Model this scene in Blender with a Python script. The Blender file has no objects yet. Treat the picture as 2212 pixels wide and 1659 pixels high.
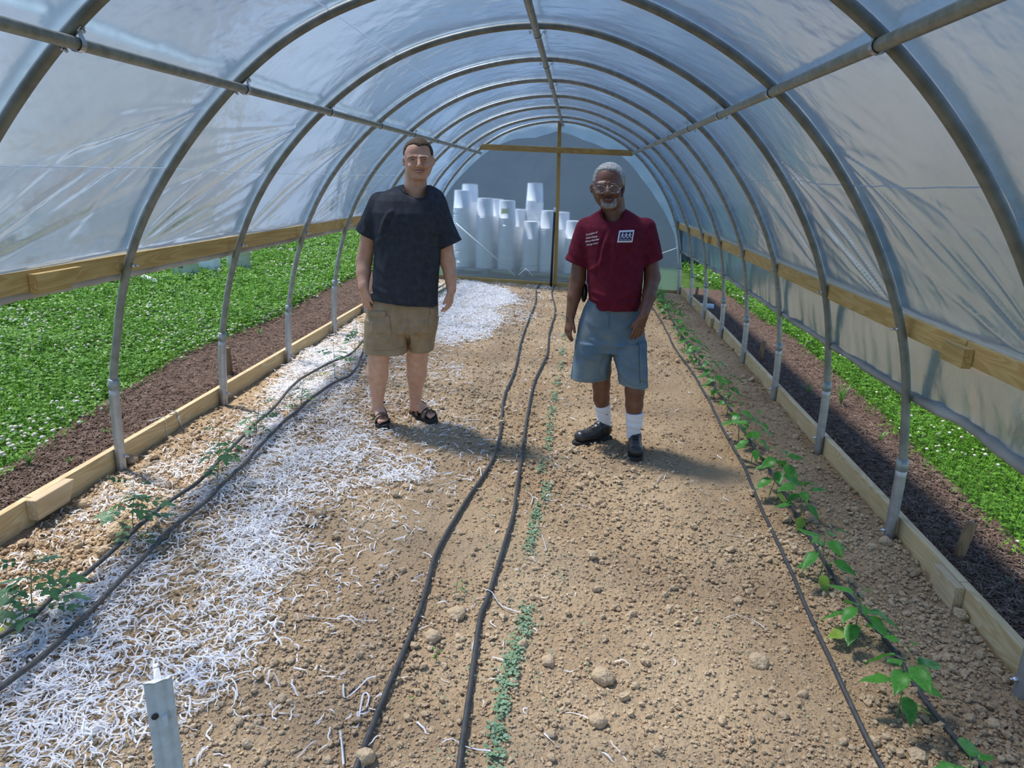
import bpy, bmesh, math, random
import numpy as np
from mathutils import Vector, Matrix
from mathutils.bvhtree import BVHTree
random.seed(7); rng = np.random.default_rng(7)
SC = bpy.context.scene
COL = SC.collection
# ------------------------------------------------------------------ camera
CF, CP, CY, CR, CZ = 1519.96, 0.2804, 0.0835, 0.0264, 1.528     # focal px, pitch, yaw, roll, height
def ray(px, py):
    a = (px - 1106) / CF; b = (py - 829.5) / CF
    cr, sr = math.cos(CR), math.sin(CR)
    a, b = cr * a + sr * b, -sr * a + cr * b
    cp, sp = math.cos(CP), math.sin(CP)
    Y = cp - sp * b; z = -sp - cp * b
    c, s = math.cos(CY), math.sin(CY)
    return np.array([c * a - s * Y, s * a + c * Y, z])
def aty(px, py, y):
    d = ray(px, py); t = y / d[1]
    return Vector((d[0] * t, y, CZ + d[2] * t))
def atx(px, py, x):
    d = ray(px, py); t = x / d[0]
    return Vector((x, d[1] * t, CZ + d[2] * t))
def G(x, y):                                  # the gentle slope of the ground
    return -.198 - .0265 * x + .0131 * np.minimum(y, 14) - np.interp(y, [8.1, 9.3, 10.45, 11.55, 14], [0, .012, .045, .070, .085])
def gnd(px, py, lift=0.0):
    d = ray(px, py)
    dip = 0.
    for _ in range(4):
        t = (-.198 - dip + lift - CZ) / (d[2] + .0265 * d[0] - .0131 * d[1])
        dip = float(np.interp(d[1] * t, [8.1, 9.3, 10.45, 11.55, 14], [0, .012, .045, .070, .085]))
    return Vector((d[0] * t, d[1] * t, CZ + d[2] * t))
def proj(P):                                  # numpy Nx3 -> px, py
    P = np.asarray(P, float); x, y, z = P[:, 0], P[:, 1], P[:, 2] - CZ
    c, s = math.cos(CY), math.sin(CY); X = c * x + s * y; Y = -s * x + c * y
    cp, sp = math.cos(CP), math.sin(CP); F = cp * Y - sp * z; U = sp * Y + cp * z
    a, b = X / F, -U / F; cr, sr = math.cos(CR), math.sin(CR)
    return 1106 + CF * (cr * a - sr * b), 829.5 + CF * (sr * a + cr * b), F
cam = bpy.data.cameras.new('camera'); cam.sensor_width = 36; cam.lens = CF / 2212 * 36
cam.clip_start = .05; cam.clip_end = 500
co = bpy.data.objects.new('camera', cam); COL.objects.link(co); SC.camera = co
_f = Vector(ray(1106, 829.5)); _r = Vector(ray(1106 + CF, 829.5)) - _f; _u = -(Vector(ray(1106, 829.5 + CF)) - _f)
co.matrix_world = Matrix(((_r.x, _u.x, -_f.x, 0), (_r.y, _u.y, -_f.y, 0), (_r.z, _u.z, -_f.z, CZ), (0, 0, 0, 1)))
# ------------------------------------------------------------------ sky, sun, exposure
SC.view_settings.view_transform = 'Standard'; SC.view_settings.look = 'None'; SC.view_settings.gamma = 1
SC.view_settings.exposure = 0.33
SUNV = Vector((-.40, .20, .90)).normalized()
w = bpy.data.worlds.new('sky'); SC.world = w; w.use_nodes = True
nt = w.node_tree; bg = nt.nodes['Background']
sky = nt.nodes.new('ShaderNodeTexSky'); sky.sky_type = 'NISHITA'; sky.sun_disc = False
sky.sun_elevation = math.asin(SUNV.z); sky.sun_rotation = math.atan2(SUNV.x, SUNV.y)
sky.air_density = 1.0; sky.dust_density = .15; sky.ozone_density = 2.0
tint = nt.nodes.new('ShaderNodeMix'); tint.data_type = 'RGBA'; tint.blend_type = 'MULTIPLY'; tint.inputs[0].default_value = 1; tint.inputs[7].default_value = (.86, .96, 1.10, 1)
nt.links.new(sky.outputs[0], tint.inputs[6]); nt.links.new(tint.outputs[2], bg.inputs[0]); bg.inputs[1].default_value = .175
sun = bpy.data.lights.new('sun', 'SUN'); sun.energy = 4.5; sun.angle = math.radians(7); sun.color = (1, .97, .93)
so = bpy.data.objects.new('sun', sun); COL.objects.link(so); so.rotation_euler = SUNV.to_track_quat('Z', 'Y').to_euler()
so.location = SUNV * 30
cy = SC.cycles; cy.max_bounces = 7; cy.diffuse_bounces = 3; cy.glossy_bounces = 2; cy.transmission_bounces = 4
cy.transparent_max_bounces = 12; cy.sample_clamp_indirect = 4; cy.caustics_reflective = False; cy.caustics_refractive = True
cy.use_adaptive_sampling = True; cy.adaptive_threshold = .02; cy.use_denoising = True
# ------------------------------------------------------------------ helpers
def sm(me, smooth=True):
    me.polygons.foreach_set('use_smooth', [smooth] * len(me.polygons))
def link(o, parent=None):
    COL.objects.link(o)
    if parent is not None: o.parent = parent
    return o
def obj(name, V, F, m, parent=None, smooth=True, loc=None, mats=None, mi=None):
    """one mesh object; V are world points, stored relative to its thing's base"""
    V = np.asarray([tuple(v) for v in V] if not isinstance(V, np.ndarray) else V, dtype=np.float64).reshape(-1, 3)
    if parent is not None:
        b = np.array(parent.matrix_basis.translation)
        q = parent
        while q.parent is not None: q = q.parent; b = b + np.array(q.matrix_basis.translation)
    elif loc is not None: b = np.array(loc)
    else:
        b = np.array([(V[:, 0].min() + V[:, 0].max()) / 2, (V[:, 1].min() + V[:, 1].max()) / 2, V[:, 2].min()])
    me = bpy.data.meshes.new(name)
    V = V - b
    if isinstance(F, np.ndarray):
        n, k = F.shape
        me.vertices.add(len(V)); me.vertices.foreach_set('co', V.astype(np.float32).ravel())
        me.loops.add(n * k); me.loops.foreach_set('vertex_index', F.astype(np.int32).ravel())
        me.polygons.add(n); me.polygons.foreach_set('loop_start', np.arange(0, n * k, k, dtype=np.int32))
        me.update(calc_edges=True)
    else:
        me.from_pydata([tuple(v) for v in V], [], F); me.update()
    for x in (mats or [m]): me.materials.append(x)
    if mi is not None: me.polygons.foreach_set('material_index', np.asarray(mi, dtype=np.int32))
    sm(me, smooth)
    o = bpy.data.objects.new(name, me)
    if parent is None: o.location = b
    return link(o, parent)
def tag(o, label, cat=None, group=None, kind=None):
    o['label'] = label
    if cat: o['category'] = cat
    if group: o['group'] = group
    if kind: o['kind'] = kind
    return o
def struct(o, label=None):
    o['kind'] = 'structure'
    if label: o['label'] = label
    return o
def thing(name, label, cat, loc, group=None):
    o = bpy.data.objects.new(name, None); o.empty_display_size = .1; o.location = loc; link(o)
    return tag(o, label, cat, group)
def merge(parts):
    V, F, n = [], [], 0
    for v, f in parts:
        v = [tuple(a) for a in v]; V += v; F += [tuple(i + n for i in q) for q in f]; n += len(v)
    return V, F
def tube(P, r, n=10, cap=True, flat=None):
    P = [Vector(p) for p in P]; R = r if hasattr(r, '__len__') else [r] * len(P)
    V, F = [], []; up = None
    for i, p in enumerate(P):
        t = (P[min(i + 1, len(P) - 1)] - P[max(i - 1, 0)]).normalized()
        if up is None:
            up = Vector((0, 0, 1)) if abs(t.z) < .9 else Vector((1, 0, 0))
        u = (up - t * up.dot(t)).normalized(); up = u; v = t.cross(u)
        for k in range(n):
            a = 2 * math.pi * k / n
            V.append(p + (u * math.cos(a) * (flat or 1) + v * math.sin(a)) * R[i])
    for i in range(len(P) - 1):
        for k in range(n):
            a, b = i * n + k, i * n + (k + 1) % n
            F.append((a, b, b + n, a + n))
    if cap:
        F.append(tuple(range(n - 1, -1, -1))); F.append(tuple(range((len(P) - 1) * n, len(P) * n)))
    return V, F
def spline(P, step=.03):
    """Catmull-Rom through the points, resampled"""
    P = [Vector(p) for p in P]; out = []
    for i in range(len(P) - 1):
        p0 = P[max(i - 1, 0)]; p1 = P[i]; p2 = P[i + 1]; p3 = P[min(i + 2, len(P) - 1)]
        n = max(1, int((p2 - p1).length / step))
        for k in range(n):
            t = k / n
            out.append(.5 * ((2 * p1) + (p2 - p0) * t + (2 * p0 - 5 * p1 + 4 * p2 - p3) * t * t + (3 * p1 - p0 - 3 * p2 + p3) * t ** 3))
    out.append(P[-1]); return out
def box8(c, bev=0):
    """hexahedron from 8 corners: 4 bottom (ccw), 4 top"""
    return list(c), [(3, 2, 1, 0), (4, 5, 6, 7), (0, 1, 5, 4), (1, 2, 6, 5), (2, 3, 7, 6), (3, 0, 4, 7)]
def beam(a, b, up, w, h, bevel=.003):
    """board from a to b: w sideways, h along up (a,b = centre line)"""
    a, b, up = Vector(a), Vector(b), Vector(up).normalized()
    t = (b - a).normalized(); s = t.cross(up).normalized(); up = s.cross(t)
    bm = bmesh.new(); vs = []
    for p in (a, b):
        for i, j in ((-1, -1), (1, -1), (1, 1), (-1, 1)):
            vs.append(bm.verts.new(p + s * i * w / 2 + up * j * h / 2))
    for q in ((0, 1, 2, 3), (7, 6, 5, 4), (0, 4, 5, 1), (1, 5, 6, 2), (2, 6, 7, 3), (3, 7, 4, 0)):
        bm.faces.new([vs[i] for i in q])
    bmesh.ops.recalc_face_normals(bm, faces=bm.faces)
    if bevel: bmesh.ops.bevel(bm, geom=bm.edges[:], offset=bevel, segments=2, affect='EDGES', profile=.5)
    bm.verts.ensure_lookup_table(); bm.verts.index_update()
    V = [v.co.copy() for v in bm.verts]; F = [tuple(v.index for v in f.verts) for f in bm.faces]; bm.free()
    return V, F
def prism(poly, d):
    """polygon (3-D points) extruded by vector d"""
    n = len(poly); d = Vector(d); V = [Vector(p) for p in poly] + [Vector(p) + d for p in poly]
    F = [tuple(range(n - 1, -1, -1)), tuple(range(n, 2 * n))] + [(i, (i + 1) % n, (i + 1) % n + n, i + n) for i in range(n)]
    return V, F
def lathe(prof, n=20, c=(0, 0, 0)):
    V, F = [], []; c = Vector(c)
    for r, z in prof:
        for k in range(n):
            a = 2 * math.pi * k / n; V.append(c + Vector((r * math.cos(a), r * math.sin(a), z)))
    for i in range(len(prof) - 1):
        for k in range(n):
            a, b = i * n + k, i * n + (k + 1) % n; F.append((a, b, b + n, a + n))
    return V, F
def sphere(c, r, n=8, m=6, sc=(1, 1, 1)):
    c = Vector(c); V = [c + Vector((0, 0, -r * sc[2]))]
    for i in range(1, m):
        a = math.pi * i / m - math.pi / 2
        for k in range(n):
            b = 2 * math.pi * k / n
            V.append(c + Vector((r * sc[0] * math.cos(a) * math.cos(b), r * sc[1] * math.cos(a) * math.sin(b), r * sc[2] * math.sin(a))))
    V.append(c + Vector((0, 0, r * sc[2]))); F = []
    for k in range(n): F.append((0, 1 + (k + 1) % n, 1 + k))
    for i in range(m - 2):
        for k in range(n):
            a, b = 1 + i * n + k, 1 + i * n + (k + 1) % n; F.append((a, b, b + n, a + n))
    L = len(V) - 1
    for k in range(n): F.append((L, L - n + k, L - n + (k + 1) % n))
    return V, F
_T = rng.random((256, 256))
def vn(x, y, seed=0):
    x = np.asarray(x, float) + seed * 17.37; y = np.asarray(y, float) + seed * 9.71
    i = np.floor(x).astype(int); j = np.floor(y).astype(int); u = x - i; v = y - j
    u = u * u * (3 - 2 * u); v = v * v * (3 - 2 * v)
    g = lambda a, b: _T[a & 255, b & 255]
    return (g(i, j) * (1 - u) + g(i + 1, j) * u) * (1 - v) + (g(i, j + 1) * (1 - u) + g(i + 1, j + 1) * u) * v
def fbm(x, y, o=4, seed=0):
    s = 0; a = .5; t = 0
    for k in range(o): s = s + a * vn(x * 2 ** k, y * 2 ** k, seed + k); t += a; a *= .5
    return s / t
# ------------------------------------------------------------------ materials
def mat(name, col, rough=.6, metal=0., col2=None, nscale=8., stretch=(1, 1, 1), bump=0., bscale=None, detail=4, spec=.5, ramp=(.35, .65), sub=0, trans=0):
    m = bpy.data.materials.new(name); m.use_nodes = True; nt = m.node_tree; b = nt.nodes['Principled BSDF']
    b.inputs['Base Color'].default_value = (*col, 1); b.inputs['Roughness'].default_value = rough; b.inputs['Metallic'].default_value = metal
    b.inputs['Specular IOR Level'].default_value = spec
    if sub: b.inputs['Subsurface Weight'].default_value = sub; b.inputs['Subsurface Scale'].default_value = .01; b.inputs['Subsurface Radius'].default_value = (1, .4, .2)
    if col2 is not None or bump:
        tc = nt.nodes.new('ShaderNodeTexCoord'); mp = nt.nodes.new('ShaderNodeMapping'); mp.inputs['Scale'].default_value = stretch
        nt.links.new(tc.outputs['Object'], mp.inputs[0])
        nz = nt.nodes.new('ShaderNodeTexNoise'); nz.inputs['Scale'].default_value = nscale; nz.inputs['Detail'].default_value = detail
        nt.links.new(mp.outputs[0], nz.inputs[0])
        if col2 is not None:
            cr = nt.nodes.new('ShaderNodeValToRGB'); cr.color_ramp.elements[0].position = ramp[0]; cr.color_ramp.elements[1].position = ramp[1]
            cr.color_ramp.elements[0].color = (*col, 1); cr.color_ramp.elements[1].color = (*col2, 1)
            nt.links.new(nz.outputs[0], cr.inputs[0]); nt.links.new(cr.outputs[0], b.inputs['Base Color'])
        if bump:
            n2 = nz
            if bscale:
                n2 = nt.nodes.new('ShaderNodeTexNoise'); n2.inputs['Scale'].default_value = bscale; n2.inputs['Detail'].default_value = 3
                nt.links.new(mp.outputs[0], n2.inputs[0])
            bp = nt.nodes.new('ShaderNodeBump'); bp.inputs['Strength'].default_value = bump; bp.inputs['Distance'].default_value = .01
            nt.links.new(n2.outputs[0], bp.inputs['Height']); nt.links.new(bp.outputs[0], b.inputs['Normal'])
    if trans:
        tr = nt.nodes.new('ShaderNodeBsdfTranslucent'); mx = nt.nodes.new('ShaderNodeMixShader'); mx.inputs[0].default_value = trans
        if col2 is not None: nt.links.new(cr.outputs[0], tr.inputs[0])
        else: tr.inputs[0].default_value = (*col, 1)
        out = nt.nodes['Material Output']; nt.links.new(b.outputs[0], mx.inputs[1]); nt.links.new(tr.outputs[0], mx.inputs[2]); nt.links.new(mx.outputs[0], out.inputs[0])
    return m
def wood(name, a, b, axis='y', rough=.7):
    """sawn lumber: long grain with growth-ring bands and knots"""
    m = bpy.data.materials.new(name); m.use_nodes = True; nt = m.node_tree; P = nt.nodes['Principled BSDF']; P.inputs['Roughness'].default_value = rough
    P.inputs['Specular IOR Level'].default_value = .25
    tc = nt.nodes.new('ShaderNodeTexCoord'); mp = nt.nodes.new('ShaderNodeMapping')
    mp.inputs['Scale'].default_value = {'y': (1, .08, 1), 'x': (.08, 1, 1), 'z': (1, 1, .08)}[axis]
    nt.links.new(tc.outputs['Object'], mp.inputs[0])
    n1 = nt.nodes.new('ShaderNodeTexNoise'); n1.inputs['Scale'].default_value = 9; n1.inputs['Detail'].default_value = 2; n1.inputs['Distortion'].default_value = .6
    nt.links.new(mp.outputs[0], n1.inputs[0])
    mu = nt.nodes.new('ShaderNodeMath'); mu.operation = 'MULTIPLY'; mu.inputs[1].default_value = 14; nt.links.new(n1.outputs[0], mu.inputs[0])
    fr = nt.nodes.new('ShaderNodeMath'); fr.operation = 'FRACT'; nt.links.new(mu.outputs[0], fr.inputs[0])
    cr = nt.nodes.new('ShaderNodeValToRGB'); e = cr.color_ramp.elements
    e[0].color = (*a, 1); e[1].color = (*[.5 * x + .5 * y for x, y in zip(a, b)], 1); e[1].position = 1.
    k = e.new(.75); k.color = (*b, 1)
    nt.links.new(fr.outputs[0], cr.inputs[0])
    n2 = nt.nodes.new('ShaderNodeTexNoise'); n2.inputs['Scale'].default_value = 2.5; n2.inputs['Detail'].default_value = 5; nt.links.new(tc.outputs['Object'], n2.inputs[0])
    hs = nt.nodes.new('ShaderNodeHueSaturation'); mr = nt.nodes.new('ShaderNodeMapRange'); mr.inputs[3].default_value = .75; mr.inputs[4].default_value = 1.2
    nt.links.new(n2.outputs[0], mr.inputs[0]); nt.links.new(mr.outputs[0], hs.inputs['Value']); nt.links.new(cr.outputs[0], hs.inputs['Color']); nt.links.new(hs.outputs[0], P.inputs['Base Color'])
    return m
M = {}
M['steel'] = mat('galvanised_steel', (.22, .24, .22), .42, .35, (.32, .34, .32), 30, bump=.05)
M['steel_old'] = mat('weathered_galvanised_steel', (.17, .18, .15), .5, .3, (.27, .28, .25), 14, detail=6, bump=.1)
M['post'] = mat('ground_post_steel', (.36, .36, .36), .45, .7, (.46, .46, .46), 20)
M['purlin'] = mat('purlin_steel', (.27, .29, .25), .45, .3, (.40, .41, .37), 25)
M['bolt'] = mat('bright_steel', (.65, .66, .68), .3, .9)
M['hip'] = wood('yellow_treated_pine', (.60, .43, .18), (.46, .30, .10))
M['base'] = wood('fresh_pine', (.66, .51, .29), (.54, .37, .17))
M['stake'] = wood('reddish_stake_wood', (.30, .19, .10), (.20, .12, .06), 'z')
M['endw'] = wood('end_frame_pine', (.52, .36, .13), (.40, .26, .08), 'z')
M['endx'] = wood('end_cross_pine', (.54, .37, .14), (.42, .27, .09), 'x')
M['block'] = wood('pale_pine_block', (.62, .48, .30), (.50, .36, .19))
M['hose'] = mat('black_rubber_hose', (.030, .030, .030), .55, 0, (.055, .052, .048), 40, bump=.1)
M['hose_dusty'] = mat('dusty_rubber_hose', (.055, .052, .048), .7, 0, (.12, .11, .095), 60, bump=.15)
M['white'] = mat('white_plastic', (.78, .80, .82), .4, 0)
M['paper'] = mat('white_paper', (.78, .78, .79), .6, 0, trans=.25)
# ------------------------------------------------------------------ ground
def soil_mat():
    m = bpy.data.materials.new('tilled_clay_soil'); m.use_nodes = True; nt = m.node_tree; P = nt.nodes['Principled BSDF']
    P.inputs['Roughness'].default_value = .95; P.inputs['Specular IOR Level'].default_value = .1
    tc = nt.nodes.new('ShaderNodeTexCoord')
    def noise(s, d, r0, r1):
        n = nt.nodes.new('ShaderNodeTexNoise'); n.inputs['Scale'].default_value = s; n.inputs['Detail'].default_value = d
        nt.links.new(tc.outputs['Object'], n.inputs[0]); r = nt.nodes.new('ShaderNodeMapRange'); r.inputs[1].default_value = r0; r.inputs[2].default_value = r1
        nt.links.new(n.outputs[0], r.inputs[0]); return n, r
    n1, r1 = noise(1.6, 4, .35, .68); n2, r2 = noise(55, 4, .3, .7)
    a = nt.nodes.new('ShaderNodeMix'); a.data_type = 'RGBA'; a.inputs[6].default_value = (.46, .335, .20, 1); a.inputs[7].default_value = (.34, .23, .13, 1)
    nt.links.new(r1.outputs[0], a.inputs[0])
    h = nt.nodes.new('ShaderNodeHueSaturation'); v = nt.nodes.new('ShaderNodeMapRange'); v.inputs[3].default_value = .72; v.inputs[4].default_value = 1.25
    nt.links.new(n2.outputs[0], v.inputs[0]); nt.links.new(v.outputs[0], h.inputs['Value']); nt.links.new(a.outputs[2], h.inputs['Color'])
    nt.links.new(h.outputs[0], P.inputs['Base Color'])
    b = nt.nodes.new('ShaderNodeBump'); b.inputs['Strength'].default_value = .9; b.inputs['Distance'].default_value = .02
    n3, _ = noise(70, 4, 0, 1); nt.links.new(n3.outputs[0], b.inputs['Height']); nt.links.new(b.outputs[0], P.inputs['Normal'])
    return m
M['soil'] = soil_mat()
def soil_z(x, y):                              # relief of the tilled soil
    rough = .45 + .9 * vn(x * 1.3, y * 1.1, 5)
    z = G(x, y) + .030 * (fbm(x * 2.2, y * 2.2, 2, 1) - .5)
    z = z + rough * (.030 * (fbm(x * 22, y * 22, 3, 2) - .5) + .012 * np.abs(vn(x * 80, y * 80, 3) - .5))
    return z - .004
HY = [2.297, 3.457, 4.638, 5.820, 6.993, 8.118, 9.287, 10.453, 11.555]
YE = 11.62
def gridmesh(xs, ys, zf):
    X, Y = np.meshgrid(xs, ys, indexing='xy'); Z = zf(X, Y)
    V = np.stack([X, Y, Z], -1).reshape(-1, 3); n = len(xs); i = np.arange(len(ys) - 1)[:, None] * n + np.arange(n - 1)[None]
    return V, np.stack([i, i + 1, i + 1 + n, i + n], -1).reshape(-1, 4)
ysoil = [.4]
while ysoil[-1] < YE: ysoil.append(ysoil[-1] + .009 + .0022 * max(0, ysoil[-1] - 1.2))
ysoil[-1] = YE
V, F = gridmesh(np.linspace(-2.53, 1.76, 420), np.array(ysoil), soil_z)
soil = struct(obj('ground', V, F, M['soil']), 'tilled tan clay soil inside the tunnel')
# outside ground
M['dirt'] = mat('lawn_ground_soil', (.035, .07, .012), .95, 0, (.07, .13, .025), 9, detail=6, spec=.1)
M['mulch_base'] = mat('wood_mulch_ground', (.075, .046, .032), .95, 0, (.15, .10, .07), 40, detail=6, bump=.6, spec=.1)
def edge_curve(px):
    P = [gnd(*p) for p in px]; P.sort(key=lambda p: p.y); return np.array([[p.x, p.y] for p in P])
ML = edge_curve([(0, 1035), (120, 955), (270, 850), (400, 768), (480, 738), (600, 690), (680, 640), (770, 600)])
MR = edge_curve([(1492, 600), (1560, 630), (1640, 690), (1720, 740), (1800, 812), (1880, 880), (2000, 1010), (2120, 1120), (2212, 1215)])
def mlx(y): return np.interp(y, ML[:, 1], ML[:, 0])
def mrx(y): return np.interp(y, MR[:, 1], MR[:, 0])
XL, XR = -2.53, 1.79
def lawn_z(x, y): return G(x, y) + .03 * (fbm(x * 1.5, y * 1.5, 3, 9) - .5) - .02
M['gravel'] = mat('tan_bare_ground', (.36, .31, .28), .95, 0, (.42, .37, .34), 3, spec=.1)
V, F = gridmesh(np.linspace(-80, -15, 20), np.linspace(-30, 120, 60), lawn_z)
struct(obj('ground', V, F, M['gravel']), 'tan bare ground far left, blurred by the film')
V, F = gridmesh(np.linspace(20, 90, 20), np.linspace(-30, 120, 60), lawn_z)
struct(obj('ground', V, F, M['gravel']), 'tan bare ground far right, blurred by the film')
V, F = gridmesh(np.linspace(-15.01, XL - .012, 90), np.linspace(-3, 90, 160), lawn_z)
struct(obj('ground', V, F, M['dirt']), 'lawn ground left of the tunnel')
V, F = gridmesh(np.linspace(XR + .012, 20.01, 60), np.linspace(-3, 90, 160), lawn_z)
struct(obj('ground', V, F, M['dirt']), 'lawn ground right of the tunnel')
V, F = gridmesh(np.linspace(XL - .012, XR + .012, 30), np.linspace(YE + .05, 90, 160), lawn_z)
struct(obj('ground', V, F, M['dirt']), 'lawn ground beyond the end wall')
def strip_mesh(xa, xb, y0, y1, n, m, hz):
    ys = np.linspace(y0, y1, n); V = []
    for y in ys:
        a, b = xa(y), xb(y)
        for t in np.linspace(0, 1, m):
            x = a + (b - a) * t; V.append((x, y, hz(x, y, t)))
    V = np.array(V, float); i = np.arange(n - 1)[:, None] * m + np.arange(m - 1)[None]
    return V, np.stack([i, i + 1, i + 1 + m, i + m], -1).reshape(-1, 4)
mz = lambda x, y, t: float(G(x, y) + .035 * math.sin(math.pi * min(t, .5)) * (1 - t) + .03 * (fbm(x * 9, y * 9, 3, 4) - .5) + .005)
V, F = strip_mesh(lambda y: mlx(y) - .12, lambda y: XL, -1, YE + .6, 500, 24, lambda x, y, t: mz(x, y, 1 - t) - (.05 if t < .05 else 0))
tag(obj('mulch_strip', V, F, M['mulch_base']), 'brown wood mulch strip outside the left base board', 'mulch', kind='stuff')
V, F = strip_mesh(lambda y: XR, lambda y: mrx(y) + .12, -1, YE + .6, 500, 24, lambda x, y, t: mz(x, y, t) - (.05 if t > .95 else 0))
tag(obj('mulch_strip', V, F, M['mulch_base']), 'brown wood mulch strip outside the right base board', 'mulch', kind='stuff')
# ------------------------------------------------------------------ hoops
def trace(px, y): return [aty(a, b, y) for a, b in px]
hA = trace([(262,1013),(245,835),(247,740),(260,620),(278,535),(316,443),(366,364),(426,269),(506,175),(570,118),(633,70),(700,30)], HY[1])
hA += [Vector((-.95, HY[1], 2.338)), Vector((-.70, HY[1], 2.392)), Vector((-.45, HY[1], 2.42)), Vector((-.22, HY[1], 2.42)), Vector((.03, HY[1], 2.375))]
hA += trace([(1386,2),(1500,55),(1597,119),(1664,175),(1738,254),(1802,341),(1852,430),(1908,545),(1936,646),(1953,727),(1960,796),(1960,866),(1953,954),(1948,1012),(1917,1172)], HY[1])
hB = trace([(484,872),(476,741),(476,671),(485,611),(500,536),(524,460),(553,403),(585,350),(633,282),(699,213),(771,155),(844,117),(907,92),(997,68),(1088,56),(1169,55),(1268,72),(1359,109),(1500,187),(1555,233),(1613,299),(1667,380),(1698,430),(1740,510),(1765,587),(1779,657),(1784,727),(1784,796),(1780,859),(1768,967)], HY[2])
def smooth_profile(P, it=6, hold=2):
    P = [p.copy() for p in P]
    for _ in range(it):
        Q = [p.copy() for p in P]
        for i in range(hold, len(P) - hold): Q[i] = P[i] * .5 + (P[i - 1] + P[i + 1]) * .25
        P = Q
    return P
hA = smooth_profile(hA, 2); hB = smooth_profile(hB, 2)
def resample(P, n=120):
    P = spline(P, .01); L = [0]
    for a, b in zip(P, P[1:]): L.append(L[-1] + (b - a).length)
    X = np.array([[p.x, p.z] for p in P]); t = np.linspace(0, L[-1], n)
    return np.stack([np.interp(t, L, X[:, 0]), np.interp(t, L, X[:, 1])], -1)
TA, TB = resample(hA), resample(hB)
LB = {0: (263,1013), 1: (484,872), 2: (624,786), 3: (722,712)}
RB = {-1: (2203,1504), 0: (1917,1172), 1: (1768,967), 2: (1671,858), 3: (1604,782), 4: (1556,730), 5: (1520,688), 6: (1491,659), 7: (1465,636)}
TP = {1: (1165,55), 2: (1180,127), 3: (1192,173), 4: (1200,207), 5: (1205,231), 6: (1209,252), 7: (1212,262)}
LPx = {-1: (140,40), 0: (520,163), 1: (696,221), 2: (812,258), 3: (880,278), 4: (932,296), 5: (977,310), 6: (1011,319), 7: (1036,325)}
RPx = {-1: (1899,71), 0: (1664,186), 1: (1555,241), 2: (1484,276), 3: (1445,294), 4: (1420,307), 5: (1397,319), 6: (1378,328), 7: (1363,337)}
def hoop_profile(k):
    y = HY[k + 1]; T = (TA if k <= 0 else TB).copy(); n = len(T); top = int(np.argmax(T[:, 1]))
    il = int(np.argmin(np.abs(T[:top, 1] - 2.0))); ir = top + int(np.argmin(np.abs(T[top:, 1] - 2.0)))
    anchors = []
    def add(i, px, w=1.0):
        p = aty(*px, y); anchors.append((i, (p.x - T[i, 0]) * w, (p.z - T[i, 1]) * w))
    if k in LB: add(0, LB[k])
    else: anchors.append((0, 0, float(G(T[0, 0], y)) - T[0, 1]))
    if k >= 1 and k in TP: add(top, TP[k])
    else: anchors.append((top, 0, 0))
    if k in RB: add(n - 1, RB[k])
    a = np.array(anchors); i = np.arange(n)
    T[:, 0] += np.interp(i, a[:, 0], a[:, 1]); T[:, 1] += np.interp(i, a[:, 0], a[:, 2])
    return T
HP = [hoop_profile(k) for k in range(-1, 8)]
where = ['nearest hoop, only its shoulders and right foot in the frame', 'second hoop from the camera, both feet in view', 'third hoop, before the wooden stake on the left',
         'fourth hoop, in front of the two men', 'fifth hoop, its left foot beside the dark-shirted man', 'sixth hoop, its left leg behind the dark-shirted man', 'seventh hoop, third from the end wall',
         'eighth hoop, second from the end wall', 'last hoop, framing the end wall']
for k in range(9):
    T = HP[k]; y = HY[k]; pts = [Vector((a, y, b)) for a, b in T]
    b = thing('tunnel_hoop', 'curved galvanised steel hoop, ' + where[k], 'hoop', ((T[0, 0] + T[-1, 0]) / 2, y, min(T[0, 1], T[-1, 1]) - .12), 'steel hoops of the tunnel')
    jl = int(np.argmax(T[:, 1] > T[0, 1] + .46)); jr = len(T) - 1 - int(np.argmax(T[::-1, 1] > T[-1, 1] + .42))
    obj('arch', *tube(pts[jl - 1:jr + 2], .0205, 14), M['steel_old'] if k < 3 else M['steel'], b)
    for side, seg in ((0, pts[:jl + 1]), (1, pts[jr:][::-1])):
        foot = seg[0] + (seg[0] - seg[1]).normalized() * .14
        ln = seg[-1]
        o = obj('ground_post', *tube([foot, seg[0]] + seg[1:] , .0265, 14), M['post'], b); o['label'] = 'lighter steel ground post'
        d = (seg[-1] - seg[-2]).normalized()
        obj('collar', *tube([ln - d * .03, ln - d * .028, ln + d * .028, ln + d * .03], [.0265, .029, .029, .022], 14), M['steel'], o)
        inn = Vector((1 if side == 0 else -1, 0, 0))
        q = seg[0].lerp(seg[-1], .16)
        obj('bolt', *merge([tube([q + inn * .02, q + inn * .040], .009, 6), tube([q + inn * .040, q + inn * .048], .005, 6)]), M['bolt'], o)
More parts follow.
